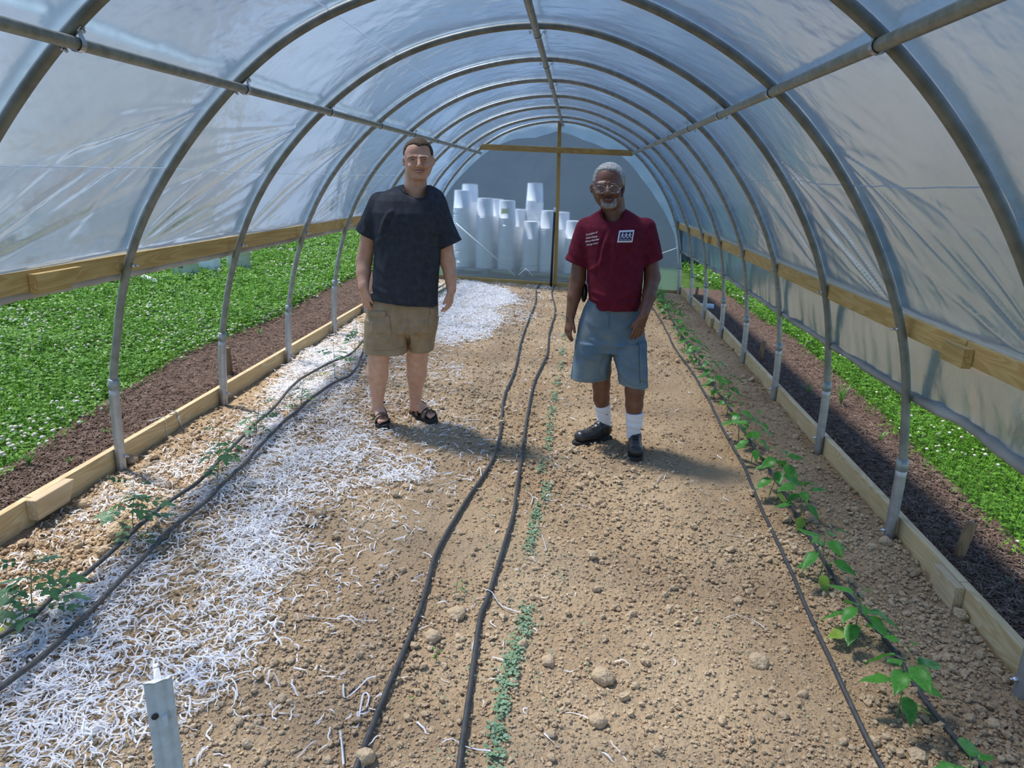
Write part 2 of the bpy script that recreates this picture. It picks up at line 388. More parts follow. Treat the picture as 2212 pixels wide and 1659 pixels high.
# purlins
LPW = [aty(*LPx[k], HY[k + 1]) for k in range(-1, 8)]; RPW = [aty(*RPx[k], HY[k + 1]) for k in range(-1, 8)]
def fitline(W):
    A = np.array([[p.x, p.y, p.z] for p in W]); cx = np.polyfit(A[:, 1], A[:, 0], 1); cz = np.polyfit(A[:, 1], A[:, 2], 1)
    return lambda y: Vector((np.polyval(cx, y), y, np.polyval(cz, y)))
fl, fr_ = fitline(LPW), fitline(RPW)
TPX = {1: (1170,57), 2: (1187,129), 3: (1196,176), 4: (1204,210), 5: (1209,234), 6: (1213,254), 7: (1216,267)}
ft = fitline([aty(*TPX[k], HY[k + 1]) for k in range(1, 8)])
def hoop_near(k, p):
    T = HP[k]; d = (T[:, 0] - p.x) ** 2 + (T[:, 1] - p.z) ** 2; i = int(np.clip(np.argmin(d), 1, len(T) - 2))
    return Vector((T[i, 0], HY[k], T[i, 1])), Vector((T[i + 1, 0] - T[i - 1, 0], 0, T[i + 1, 1] - T[i - 1, 1])).normalized()
for fn, lab in ((fl, 'left steel purlin pipe running along the tunnel under the hoops'), (fr_, 'right steel purlin pipe running along the tunnel under the hoops'), (ft, 'steel ridge pipe running along the top of the tunnel')):
    path = []
    for k in range(9):
        h, t = hoop_near(k, fn(HY[k])); nrm = Vector((t.z, 0, -t.x))
        cen = Vector((-.3, HY[k], .9))
        if nrm.dot(cen - h) < 0: nrm = -nrm
        path.append((h + nrm * .040, t, nrm))
    A_ = np.array([[h[0].x, h[0].y, h[0].z] for h in path]); cx_ = np.polyfit(A_[:, 1], A_[:, 0], 1); cz2 = np.polyfit(A_[:, 1], A_[:, 2], 1)
    on = lambda y: Vector((np.polyval(cx_, y), y, np.polyval(cz2, y)))
    path = [(on(HY[k]), t, n_) for k, (h, t, n_) in enumerate(path)]
    P0 = on(-.5); P9 = on(HY[8] + .09)
    g = thing('purlin', lab, 'pipe', P0.lerp(P9, .5), 'steel purlins')
    pts = [P0] + [a[0] for a in path] + [P9]
    obj('pipe', *tube(pts, .0205, 14), M['purlin'], g)
    for k, (p, t, nrm) in enumerate(path):
        yy = Vector((0, 1, 0)); ring = []
        # strap: ear, saddle round the pipe, ear
        arc = [(-.052, .018), (-.034, .018), (-.026, .006)] + [(-.0235 * math.cos(a), -.0235 * math.sin(a)) for a in np.linspace(0, math.pi, 9)] + [(.026, .006), (.034, .018), (.052, .018)]
        V = []; 
        for u, v in arc:
            for wy in (-.011, .011):
                V.append(p + t * u - nrm * v + yy * wy)
        F = [(2 * i, 2 * i + 1, 2 * i + 3, 2 * i + 2) for i in range(len(arc) - 1)]
        off = len(V); V += [v - nrm * .0025 if abs(arc[i // 2][0]) > .03 else v + (v - p).normalized() * .0025 for i, v in enumerate(V)]
        F += [(a + off, d_ + off, c_ + off, b_ + off) for a, b_, c_, d_ in F]
        F += [(2 * i, 2 * i + 2, 2 * i + 2 + off, 2 * i + off) for i in range(len(arc) - 1)] + [(2 * i + 1, 2 * i + 1 + off, 2 * i + 3 + off, 2 * i + 3) for i in range(len(arc) - 1)]
        parts = [(V, F)]
        for u in (-.044, .044):
            q = p + t * u - nrm * .016; parts.append(tube([q, q + nrm * .010], .006, 6))
        c = obj('pipe_clamp', *merge(parts), M['bolt'], g, smooth=False)
# ------------------------------------------------------------------ lumber
def line_board(name, lab, a, b, w, h, m, cat='board', group=None):
    o = obj(name, *beam(a, b, (0, 0, 1), w, h), m, smooth=False); tag(o, lab, cat, group); return o
def hipx(y, side): return (-2.338 if side < 0 else 1.655 - .000 * y)
yj = aty(84, 560, 1).y
jl_y = 2.60                                     # joint in the left hip board
zl = lambda y: 1.067 + .004 * (y - 3.46); zr = lambda y: .903 + .0015 * (y - 3.46)
JL = atx(95, 600, -2.32).y; JR = atx(2092, 770, 1.63).y
def hipseg(side, y0, y1, lab):
    x = -2.345 if side < 0 else 1.632; z = zl if side < 0 else zr
    return line_board('hip_board', lab, (x, y0, z(y0)), (x, y1, z(y1)), .040, .092, M['hip'], group='hip boards along the sides')
hipseg(-1, .3, JL - .003, 'yellow pine hip board on the left side, short near length up to the splice block')
hipseg(-1, JL + .003, HY[8] + .05, 'long yellow pine hip board on the left side beyond the splice block')
JRF = atx(1535, 520, 1.63).y
hipseg(1, .3, JR - .003, 'yellow pine hip board at the right edge of the picture, near the camera')
hipseg(1, JR + .003, JRF - .003, 'long middle yellow pine hip board on the right side')
hipseg(1, JRF + .003, HY[8] + .05, 'far short yellow pine hip board on the right side near the end wall')
def hbolt(side, k):
    y = HY[k]; x = -2.325 if side < 0 else 1.612; z = (zl if side < 0 else zr)(y) - .005
    T = HP[k]; i = (np.argmin(np.abs(T[:60, 1] - z)) if side < 0 else 60 + np.argmin(np.abs(T[60:, 1] - z)))
    q = Vector((T[i, 0], y - .0, z)); s = -side; a = q + Vector((s * .018, -.004, 0)); o = bpy.data.objects
    return merge([tube([a, a + Vector((s * .016, -.003, 0))], .009, 6), tube([a + Vector((s * .014, 0, 0)), a + Vector((s * .04, -.004, 0))], .0045, 6)])
hoops = [o for o in bpy.data.objects if o.name.startswith('tunnel_hoop')]; hoops.sort(key=lambda o: o.location.y)
for k in range(9):
    for s in (-1, 1): obj('hip_bolt', *hbolt(s, k), M['bolt'], hoops[k])
def block(name, lab, x0, x1, y0, y1, z0, z1, m, cut=0, cutn=0, cat='wood block'):
    P = [(x0, y0, z0 + cutn), (x0, y0, z1), (x0, y1, z1), (x0, y1 - cut, z0)]
    if cutn: P = [(x0, y0, z1), (x0, y1, z1), (x0, y1 - cut, z0), (x0, y0 + .0, z0)]
    V, F = prism(P, (x1 - x0, 0, 0)); bm = bmesh.new(); vs = [bm.verts.new(v) for v in V]
    for f in F: bm.faces.new([vs[i] for i in f])
    bmesh.ops.recalc_face_normals(bm, faces=bm.faces); bmesh.ops.bevel(bm, geom=bm.edges[:], offset=.002, segments=2, affect='EDGES')
    bm.verts.index_update(); V = [v.co.copy() for v in bm.verts]; F = [tuple(v.index for v in f.verts) for f in bm.faces]; bm.free()
    o = obj(name, V, F, m, smooth=False); return tag(o, lab, cat)
a = atx(77, 593, -2.285); b = atx(178, 576, -2.285); c = atx(76, 638, -2.285)
block('splice_block', 'pale wooden splice block nailed to the left hip board, one end cut at a slant', -2.324, -2.285, a.y, b.y, c.z, a.z, M['hip'], cut=.09)
a = atx(77, 1083, -2.448); b = atx(160, 1033, -2.448); c = atx(81, 1127, -2.448)
bx0 = a
block('splice_block', 'pale wooden splice block against the left base board near the camera', -2.501, -2.448, a.y, b.y, c.z, a.z, M['block'], cut=.05)
BL = a.y + .04
a = atx(2065, 1270, 1.692); b = atx(2016, 1214, 1.692)
block('splice_block', 'pale wooden splice block against the right base board beside a dark stake', 1.693, 1.731, a.y, b.y, float(G(1.7, a.y)) - .02, a.z, M['block'])
BR = a.y + .05
a = atx(2084, 755, 1.572); b = atx(2037, 728, 1.572); c = atx(2091, 804, 1.572)
block('splice_block', 'reddish splice block nailed to the right hip board near the camera', 1.5725, 1.611, a.y, b.y, c.z, a.z, M['hip'])
a = atx(1536, 515, 1.572); b = atx(1529, 511, 1.572)
block('splice_block', 'small wooden splice block on the far part of the right hip board', 1.5725, 1.611, JRF - .12, JRF + .12, zr(JRF) - .04, zr(JRF) + .04, M['hip'])
BRF = atx(1530, 695, 1.692).y
block('splice_block', 'small splice block against the far part of the right base board', 1.693, 1.731, BRF - .13, BRF + .13, float(G(1.7, BRF)) - .02, float(G(1.7, BRF)) + .115, M['block'])
def baseseg(x, y0, y1, lab, top):
    z0, z1 = float(G(x, y0)) + top, float(G(x, y1)) + top; h = .20
    return line_board('base_board', lab, (x, y0, z0 - h / 2), (x, y1, z1 - h / 2), .038, h, M['base'], group='base boards along the ground')
baseseg(-2.521, .3, BL - .002, 'pine base board at the lower left corner, up to the pale splice block', .130)
baseseg(-2.521, BL + .002, YE + .02, 'long pine base board along the left edge of the bed', .130)
baseseg(1.751, .3, BR - .002, 'pine base board at the lower right corner, on the camera side of the splice block', .117)
baseseg(1.751, BR + .002, BRF - .002, 'long pine base board along the right edge of the bed', .117)
baseseg(1.751, BRF + .002, YE + .02, 'far short pine base board on the right, next to the end wall', .117)
# end wall timber
za = aty(985, 594, YE).z; zb = aty(1465, 628, YE).z
o = obj('end_board', *beam((-2.49, YE, za - .10 + .0), (1.72, YE, zb - .10), (0, 0, 1), .038, .20), M['endx']); tag(o, 'pine board along the ground across the end wall', 'board')
xt = aty(1209, 268, YE - .04).x; xb = aty(1200, 600, YE - .04).x
o = obj('end_post', *beam((xb, YE - .04, float(G(0, YE)) - .1), (xt, YE - .04, 2.44), (0, 1, 0), .058, .036), M['endw']); tag(o, 'upright pine post in the middle of the end wall', 'post')
pa = aty(1036, 317, YE - .08); pb = aty(1366, 331, YE - .08)
o = obj('cross_bar', *beam(pa, pb, (0, 0, 1), .036, .086), M['endx']); tag(o, 'horizontal pine bar fixed across the end wall above the men', 'board')
M['blackpipe'] = mat('black_pipe', (.012, .012, .013), .4)
q0 = aty(1190, 617, YE - .13); q1 = aty(1198, 458, YE - .13)
g = thing('feed_pipe', 'thin black upright pipe leaning on the end post', 'pipe', q0)
obj('pipe', *tube([q0 - Vector((0, 0, .05)), q1], .019, 10), M['blackpipe'], g)
q2 = aty(1199, 448, YE - .13)
o = obj('fitting', *tube([q1, q2], .020, 10), M['white'], g); o['label'] = 'pale grey fitting with small dark print'
# ------------------------------------------------------------------ plastic film
def film_mat(name, tr0, tr1, col, refr=.3, rough=.3, gloss=.16, ior=1.2):
    m = bpy.data.materials.new(name); m.use_nodes = True; nt = m.node_tree; nt.nodes.remove(nt.nodes['Principled BSDF']); N = nt.nodes.new; out = nt.nodes['Material Output']
    lw = N('ShaderNodeLayerWeight'); lw.inputs['Blend'].default_value = .5
    mr = N('ShaderNodeMapRange'); mr.inputs[1].default_value = 0; mr.inputs[2].default_value = .56; mr.inputs[3].default_value = tr0; mr.inputs[4].default_value = tr1
    nt.links.new(lw.outputs['Facing'], mr.inputs[0])
    T = N('ShaderNodeBsdfTransparent'); L = N('ShaderNodeBsdfTranslucent'); L.inputs[0].default_value = (*col, 1)
    D = N('ShaderNodeBsdfDiffuse'); D.inputs[0].default_value = (*col, 1)
    R = N('ShaderNodeBsdfRefraction'); R.inputs['IOR'].default_value = ior; R.inputs['Roughness'].default_value = rough; R.inputs[0].default_value = (.80, .90, .99, 1)
    Gs = N('ShaderNodeBsdfGlossy'); Gs.inputs['Roughness'].default_value = .2; Gs.inputs[0].default_value = (.74, .88, 1, 1)
    bp = N('ShaderNodeBump'); bp.inputs['Strength'].default_value = .5; bp.inputs['Distance'].default_value = .015
    tc = N('ShaderNodeTexCoord'); nz = N('ShaderNodeTexNoise'); nz.inputs['Scale'].default_value = 5; nz.inputs['Detail'].default_value = 3
    nt.links.new(tc.outputs['Object'], nz.inputs[0]); nt.links.new(nz.outputs[0], bp.inputs['Height'])
    for n in (Gs, L): nt.links.new(bp.outputs[0], n.inputs['Normal'])
    a = N('ShaderNodeMixShader'); a.inputs[0].default_value = .22; nt.links.new(L.outputs[0], a.inputs[1]); nt.links.new(D.outputs[0], a.inputs[2])
    b = N('ShaderNodeMixShader'); b.inputs[0].default_value = refr; nt.links.new(a.outputs[0], b.inputs[1]); nt.links.new(R.outputs[0], b.inputs[2])
    c = N('ShaderNodeMixShader'); nt.links.new(mr.outputs[0], c.inputs[0]); nt.links.new(b.outputs[0], c.inputs[1]); nt.links.new(T.outputs[0], c.inputs[2])
    fr = N('ShaderNodeFresnel'); fr.inputs[0].default_value = 1.45; nt.links.new(bp.outputs[0], fr.inputs['Normal'])
    mu = N('ShaderNodeMath'); mu.operation = 'MULTIPLY'; mu.inputs[1].default_value = gloss / .16 * .7; mu.use_clamp = True; nt.links.new(fr.outputs[0], mu.inputs[0])
    d = N('ShaderNodeMixShader'); nt.links.new(mu.outputs[0], d.inputs[0]); nt.links.new(c.outputs[0], d.inputs[1]); nt.links.new(Gs.outputs[0], d.inputs[2])
    nt.links.new(d.outputs[0], out.inputs[0]); return m
M['film'] = film_mat('greenhouse_film', .72, .05, (.32, .46, .66), refr=.45, rough=.62, ior=1.12)
M['endfilm'] = film_mat('end_wall_film', .14, .06, (.40, .50, .58), refr=.62, rough=.38, gloss=.1, ior=1.09)
M['curtain'] = film_mat('side_curtain_film', .22, .12, (.56, .68, .70), refr=.72, rough=.4, ior=1.12)
PR = []                                                       # film profiles, hip to hip, just outside each hoop
NS = 400
for k in range(9):
    T = HP[k]; n = len(T); top = int(np.argmax(T[:, 1]))
    i0 = int(np.argmin(np.abs(T[:top, 1] - (zl(HY[k]) + .075)))); i1 = top + int(np.argmin(np.abs(T[top:, 1] - (zr(HY[k]) + .075))))
    Q = T[i0:i1 + 1]; tg = np.gradient(Q, axis=0); tg /= np.linalg.norm(tg, axis=1)[:, None]; nr = np.stack([-tg[:, 1], tg[:, 0]], -1)
    Q = Q + nr * .0235
    Q = np.vstack([[-2.372, zl(HY[k]) - .05], [-2.3695, zl(HY[k]) + .035], Q, [1.6575, zr(HY[k]) + .035], [1.660, zr(HY[k]) - .05]])
    L = np.r_[0, np.cumsum(np.linalg.norm(np.diff(Q, axis=0), axis=1))]; t = np.linspace(0, L[-1], NS)
    PR.append((np.stack([np.interp(t, L, Q[:, 0]), np.interp(t, L, Q[:, 1])], -1), L[-1]))
def folds(side_s, ty, k):
    """out-of-plane relief of the stretched film, metres; side_s arclength fraction 0..1, ty 0..1 between two hoops"""
    A = math.sin(math.pi * ty) ** .6 if 0 < ty < 1 else 0
    s = side_s; d = -.012 * math.sin(math.pi * min(max(ty, 0), 1)) * np.ones_like(s)
    for s0, sg in ((.20, 1), (.80, -1), (0.02, 1), (.98, -1)):
        # folds radiating from the far hoop at the purlin, and from the near hoop at the hip board
        far = s0 in (.2, .8)
        dy = (1.03 - ty) * 1.16 if far else (ty + .03) * 1.16
        ds = (s - s0) * 5.6 * (-sg if far else sg)
        th = np.arctan2(ds, dy); r = np.hypot(ds, dy)
        env = np.exp(-((th - .55) / .42) ** 2) * np.clip(r / .45, 0, 1) * np.exp(-r / .8)
        d += .034 * env * (np.sqrt((2 * vn(th * 9 + k * 3.1, th * 0 + r * .35, 21 + k) - 1) ** 2 + .02) - .42)
    d += A * .009 * (fbm(s * 34 + ty * 5, np.ones_like(s) * ty * 4 + k * 5, 3, 31) - .5)
    top = np.exp(-((s - .5) / .2) ** 2) * (k / 8.) 
    d += A * top * .024 * (fbm(s * 26 + ty * 9 + k, s * 8 - ty * 5, 3, 40 + k) - .5)
    return d
def film_strip(k0, k1, n, ext=None):
    rows = []
    for i in range(n):
        t = i / n
        P = PR[k0][0] * (1 - t) + PR[k1][0] * t; y = HY[k0] * (1 - t) + HY[k1] * t
        tg = np.gradient(P, axis=0); tg /= np.linalg.norm(tg, axis=1)[:, None]; nr = np.stack([-tg[:, 1], tg[:, 0]], -1)
        s = np.linspace(0, 1, NS); e = np.clip(np.minimum(s, 1 - s) / .05, 0, 1)
        P = P + nr * (folds(s, t, k0) * e)[:, None]
        rows.append(np.stack([P[:, 0], np.full(NS, y), P[:, 1]], -1))
    return rows
rows = []
yy0 = -.6
for i in range(20):
    P = PR[0][0]; t = i / 20; rows.append(np.stack([P[:, 0], np.full(NS, yy0 + (HY[0] - yy0) * t), P[:, 1] + .0 * t], -1))
for k in range(8): rows += film_strip(k, k + 1, 110 if k < 4 else 48)
P = PR[8][0]; rows.append(np.stack([P[:, 0], np.full(NS, HY[8]), P[:, 1]], -1)); rows.append(np.stack([P[:, 0], np.full(NS, YE + .03), P[:, 1]], -1))
V = np.array(rows).reshape(-1, 3); n = NS; i = np.arange(len(rows) - 1)[:, None] * n + np.arange(n - 1)[None]
F = np.stack([i, i + 1, i + 1 + n, i + n], -1).reshape(-1, 4)
cover = thing('tunnel_cover', 'translucent plastic film stretched over the hoops', 'greenhouse film', (-.35, 5.5, float(zl(5))))
obj('roof_film', V, F, M['film'], cover)
# seams: heat-sealed creases running along the film
M['seam'] = mat('film_seam', (.75, .8, .85), .3, trans=.6)
for s in (.125, .335, .845):
    j = int(s * (NS - 1)); P = [Vector(r[j]) + Vector((0, 0, 0)) for r in rows[20::4]]
    cen = [Vector((-.35, p.y, 1.0)) for p in P]
    P = [p + (c - p).normalized() * .002 + Vector((0, 0, .012 * math.sin(p.y * 2.3))) * 0 for p, c in zip(P, cen)]
    obj('seam', *tube(P, .0016, 5), M['seam'], cover)
# right side curtain, rolled up to knee height
rows = []
ce = [(2212,1000),(2080,905),(1967,849),(1789,737),(1684,671),(1560,590),(1478,545)]
CE = [atx(*p, 1.70) for p in ce]; CE.sort(key=lambda p: p.y)
def cz(y): return float(np.interp(y, [p.y for p in CE], [p.z for p in CE]))
ys = np.linspace(-.3, HY[8] + .05, 420)
for y in ys:
    z1 = zr(y) - .02; z0 = cz(y); r = []
    for t in np.linspace(0, 1, 26):
        z = z1 + (z0 - z1) * t
        x = 1.664 + .03 * t + t * .022 * (fbm(np.array(y * 5.5 + t * .8), np.array(t * .7), 3, 50) - .5) + t * .02 * abs(float(vn(np.array(y * 9 + t), np.array(0.), 51)) - .5)
        r.append((float(x), y, z))
    rows.append(r)
V = np.array(rows).reshape(-1, 3); n = 26; i = np.arange(len(rows) - 1)[:, None] * n + np.arange(n - 1)[None]
F = np.stack([i, i + 1, i + 1 + n, i + n], -1).reshape(-1, 4)
cur = thing('side_curtain', 'translucent side curtain hanging half open below the right hip board', 'greenhouse film', (1.69, 5.6, cz(5.6)))
obj('curtain_film', V, F, M['curtain'], cur)
M['roll'] = mat('rolled_film', (.55, .55, .52), .45, 0, (.33, .31, .27), 6, stretch=(1, .5, 1), bump=.3, trans=.3)
rp = [Vector((1.70 + .006 * math.sin(y * 9), y, cz(y) - .01)) for y in np.linspace(-.3, HY[8] + .05, 260)]
rr = [(.021 + .012 * max(0, 1 - (p.y / 5.0)) + .003 * math.sin(p.y * 21) * math.sin(p.y * 7.3)) for p in rp]
obj('roll', *tube(rp, rr, 12), M['roll'], cur)
# left side curtain rolled up tight under the hip board
lp = [Vector((-2.375, y, zl(y) - .063)) for y in np.linspace(.3, HY[8] + .05, 220)]
o = obj('rolled_curtain', *tube(lp, [.024 + .0025 * math.sin(p.y * 33) for p in lp], 12), M['roll']); tag(o, 'side film rolled up tight under the left hip board', 'greenhouse film')
# thin white lock strip along the top of both hip boards
for sd, zf, x in ((-1, zl, -2.3645), (1, zr, 1.6515)):
    pts = [(x, y, zf(y) + .0485) for y in np.linspace(.3, HY[8], 60)]
    o = obj('batten_tape', *tube(pts, .0045, 6), M['white']); tag(o, 'white batten tape pressed along the top of the %s hip board' % ('left' if sd < 0 else 'right'), 'tape')
# end wall film (single layer) + the scalloped flap of the cover folded over it
T = HP[8]; n = len(T); cx, cz_ = -.37, .6
def endpoly(scale, y, wob=0):
    P = []
    for i in range(n):
        a, b = T[i]
        u, v = a - cx, b - cz_; l = math.hypot(u, v); f = (l + scale + (wob and wob(i))) / l
        P.append((cx + u * f, y, cz_ + v * f if i not in (0, n - 1) else b))
    return P
rows = []
O = endpoly(.02, YE + .025)
zfl = float(G(0, YE)) + .0
R = 24
for j in range(R + 1):
    t = j / R
    for i, p in enumerate(O):
        c = Vector((cx, YE + .025, .25)); q = Vector(p).lerp(c, 1 - t); w = .012 * (fbm(np.array(q.x * 3), np.array(q.z * 3), 3, 60) - .5)
        rows.append((q.x, q.y + float(w), q.z))
V = np.array(rows); i = np.arange(R)[:, None] * n + np.arange(n - 1)[None]
F = np.stack([i, i + 1, i + 1 + n, i + n], -1).reshape(-1, 4)
V2 = [(O[0][0], YE + .025, O[0][2]), (O[-1][0], YE + .025, O[-1][2]), (cx, YE + .025, .25)]
nb = len(V); F = [tuple(f) for f in F.tolist()]; V = np.vstack([V, V2]); F.append((nb, nb + 1, nb + 2))
ew = thing('end_wall_film', 'translucent plastic end wall with pale stacked buckets showing through', 'greenhouse film', (cx, YE + .025, float(G(0, YE))))
obj('film', V, F, M['endfilm'], ew)
M['flap'] = film_mat('folded_film', .06, .03, (.62, .74, .80), refr=.12, rough=.2, gloss=.12)
prof = [(0, .02), (12, .02), (22, .05), (32, .09), (40, .10), (46, .13), (52, .20), (56, .17), (58, .14), (60, .16), (66, .21), (72, .19), (78, .15), (86, .17), (94, .14), (104, .05), (112, .02), (119, .02)]
fw = np.interp(np.arange(n), [a for a, b in prof], [b for a, b in prof])
V = []
for i in range(n):
    a, b = T[i]; u, v = a - cx, b - cz_; l = math.hypot(u, v)
    for t in np.linspace(0, 1, 6):
        f = (l + .02 - t * (fw[i] + .02)) / l; V.append((cx + u * f, YE + .012 - .012 * math.sin(i * .9 + t * 2) * t - .004, cz_ + v * f))
F = [(i * 6 + j, i * 6 + j + 1, i * 6 + j + 7, i * 6 + j + 6) for i in range(n - 1) for j in range(5)]
o = obj('film_flap', V, F, M['flap'], ew); o['label'] = 'paler band where the roof film folds over the end wall'
# ------------------------------------------------------------------ soil clods (uncountable)
def soil_at(x, y): return soil_z(np.asarray(x, float), np.asarray(y, float))
def sz(x, y): return float(soil_z(np.array([x]), np.array([y]))[0])
def ico(sub=1):
    bm = bmesh.new(); bmesh.ops.create_icosphere(bm, subdivisions=sub, radius=1)
    V = np.array([v.co[:] for v in bm.verts]); F = np.array([[v.index for v in f.verts] for f in bm.faces]); bm.free(); return V, F
def rocks(X, Y, S, sub, zf, sink=.3, ang=.28):
    V0, F0 = ico(sub); n = len(X); nv = len(V0)
    q = rng.normal(size=(n, 3, 3)); Q = np.linalg.qr(q)[0]
    sc = rng.uniform(.65, 1.2, (n, 1, 3)); d = 1 + rng.uniform(-ang, ang, (n, nv, 1))
    V = (V0[None] * d * sc) @ Q * S[:, None, None]
    V[:, :, 2] *= .8
    Z = zf(X, Y) + S * (1 - sink) * .7
    V += np.stack([X, Y, Z], -1)[:, None]
    F = F0[None] + (np.arange(n) * nv)[:, None, None]
    return V.reshape(-1, 3), F.reshape(-1, 3)
def sample_view(n, y0, y1, x0, x1, pw):
    u = rng.random(n); a, b = y0 ** (1 - pw), y1 ** (1 - pw)
    return rng.uniform(x0, x1, n), (a + (b - a) * u) ** (1 / (1 - pw))
X, Y = sample_view(150000, .9, 11.5, -2.47, 1.72, 1.9)
cl = vn(X * 1.3, Y * 1.1, 5); keep = rng.random(len(X)) < .25 + 1.0 * cl; X, Y, cl = X[keep], Y[keep], cl[keep]
S = np.exp(rng.normal(-5.45, .50, len(X))) * (.75 + .6 * cl) * (1 + .03 * Y)
V, F = rocks(X, Y, S, 1, soil_at)
M['clod'] = M['soil'].copy(); M['clod'].name = 'dry_clay_clod'
for n_ in M['clod'].node_tree.nodes:
    if n_.type == 'MIX': n_.inputs[6].default_value = (.60, .45, .28, 1); n_.inputs[7].default_value = (.46, .32, .19, 1)
tag(obj('soil_clods', V, F, M['clod'], smooth=False), 'small loose soil crumbs covering the tunnel bed', 'soil', kind='stuff')
# larger clods one by one
big = [(1303,1468,24),(1292,1560,22),(1735,1500,12),(985,1330,19),(1185,1432,16),(1108,1478,14),(935,1380,20),(430,1142,15),(175,1392,22),(172,1300,13),(80,1320,14),(225,1195,15),(255,1160,22),(176,1092,16),(285,998,13),
       (1640,1432,20),(1365,1330,10),(1220,1250,9),(1480,1380,9),(1560,1560,13),(1130,1395,12),(960,1440,10),(790,1640,24),(515,1562,16),(240,1560,18),(60,1530,17),(410,1410,10),(690,1465,10),(870,1235,10),(1190,1640,14),(1330,1200,8),(1500,1240,8),(1695,1350,9),(1890,1600,12),(2040,1400,10),(2150,1560,13),(1820,1600,10),(1420,1620,11)]
LMK = [(345, 1500, 'the metal post'), (870, 1400, 'the left middle hose'), (1035, 1350, 'the right middle hose'), (1100, 1450, 'the nearest green seedlings'), (1155, 1120, 'the middle green seedlings'), (1780, 1300, 'the left pepper-row hose'), (1937, 1500, 'the tall near pepper'), (110, 1090, 'the left splice block'), (290, 1150, 'the second tomato seedling'), (80, 1330, 'the nearest tomato seedling'), (262, 1000, 'the second hoop foot'), (2080, 1290, 'the right splice block'), (1320, 1500, 'the open soil centre')]
big = sorted([b for b in big if b[2] >= 10], key=lambda b: -b[2]); used_lab = set()
def clod_label(px, py, r):
    size = 'biggest' if r >= 24 else 'large' if r >= 18 else 'medium' if r >= 13 else 'small'
    for x, y, nm in sorted(LMK, key=lambda l: math.hypot(l[0] - px, l[1] - py)):
        dx, dy = px - x, py - y
        d = ('right of' if dx > 0 else 'left of') if abs(dx) > abs(dy) else ('on the camera side of' if dy > 0 else 'beyond')
        for lab in ('%s dry tan clay lump %s %s' % (size, d, nm), '%s dry tan clay lump farther %s %s' % (size, d, nm)):
            if lab not in used_lab: used_lab.add(lab); return lab
for j, (px, py, r) in enumerate(big):
    p = gnd(px, py); F_ = proj([p])[2][0]; R = r * F_ / CF
    V, F = rocks(np.array([p.x]), np.array([p.y]), np.array([R]), 3, soil_at, sink=.55, ang=.0)
    c = V.mean(0); d = (V - c); nn = fbm(d[:, 0] / R * 1.6 + j * 3, d[:, 1] / R * 1.6 + d[:, 2] / R, 3, 70 + j); V = c + d * (.72 + .6 * nn)[:, None]
    o = obj('clod', V, F, M['clod'])
    sx = 'left' if px < 740 else ('middle' if px < 1300 else 'right'); dist = 'front' if py > 1400 else ('middle' if py > 1150 else 'far')
    tag(o, clod_label(px, py, r), 'clod', 'larger clay lumps on the bed')
# ------------------------------------------------------------------ shredded paper
def in_poly(X, Y, P):
    c = np.zeros(len(X), bool); j = len(P) - 1
    for i in range(len(P)):
        xi, yi = P[i]; xj, yj = P[j]
        c ^= ((yi > Y) != (yj > Y)) & (X < (xj - xi) * (Y - yi) / (yj - yi + 1e-12) + xi); j = i
    return c
def poly_pts(px, n):
    P = [gnd(*p) for p in px]; P = [(p.x, p.y) for p in P]; xs = [p[0] for p in P]; ys = [p[1] for p in P]; X = np.empty(0); Y = np.empty(0)
    area = (max(xs) - min(xs)) * (max(ys) - min(ys))
    m = int(n * area); X = rng.uniform(min(xs), max(xs), m); Y = rng.uniform(min(ys), max(ys), m); k = in_poly(X, Y, P); return X[k], Y[k]
def strips(X, Y, L, Wd, seg=5, lift=.012, curl=1.0, up=0):
    n = len(X); a = rng.uniform(0, 2 * np.pi, n); ca = rng.normal(0, curl * .55, n); ts = np.linspace(0, 1, seg + 1)
    px, py = X.copy(), Y.copy(); C = []; A = a.copy()
    bend = rng.normal(0, curl * .35, (n, seg))
    base = soil_at(X, Y) + rng.uniform(.002, lift, n)
    pitch = rng.normal(0, .35, n); zz = np.zeros(n); pts = []; dirs = []
    for s in range(seg + 1):
        pts.append(np.stack([px, py], -1)); dirs.append(A.copy())
        if s < seg:
            A = A + ca / seg * 2 + bend[:, s]; px = px + np.cos(A) * L / seg; py = py + np.sin(A) * L / seg
    P = np.stack(pts, 1); D = np.stack(dirs, 1)                     # n,seg+1,2
    g = soil_at(P[:, :, 0], P[:, :, 1]); wob = rng.uniform(0, 1, (n, 1)) ** 3 * .022 * np.sin(np.pi * ts[None] * rng.uniform(.6, 1.6, (n, 1)))
    Z = np.maximum(g + .003, base[:, None] + 0 * g) + wob + rng.uniform(0, lift, (n, 1)) * .6
    tw = rng.normal(0, .5, (n, 1)) + rng.normal(0, 1.1, (n, 1)) * (ts[None] - .5)
    sx, sy = -np.sin(D) * np.cos(tw), np.cos(D) * np.cos(tw); szz = np.sin(tw) * np.ones_like(sx)
    h = (Wd / 2)[:, None]
    A_ = np.stack([P[:, :, 0] + sx * h, P[:, :, 1] + sy * h, Z + szz * h], -1); B_ = np.stack([P[:, :, 0] - sx * h, P[:, :, 1] - sy * h, Z - szz * h], -1)
    V = np.stack([A_, B_], 2).reshape(-1, 3)
    b = (np.arange(n) * (seg + 1) * 2)[:, None] + 2 * np.arange(seg)[None]
    F = np.stack([b, b + 1, b + 3, b + 2], -1).reshape(-1, 4); return V, F
D1 = [(-60,1330),(0,1400),(-40,1659),(180,1659),(330,1560),(480,1470),(560,1380),(600,1250),(690,1120),(760,1050),(900,1040),(960,1020),(860,985),(790,930),(740,870),(790,800),(770,752),(660,765),(590,850),(560,930),(450,1040),(380,1090),(280,1185),(150,1290)]
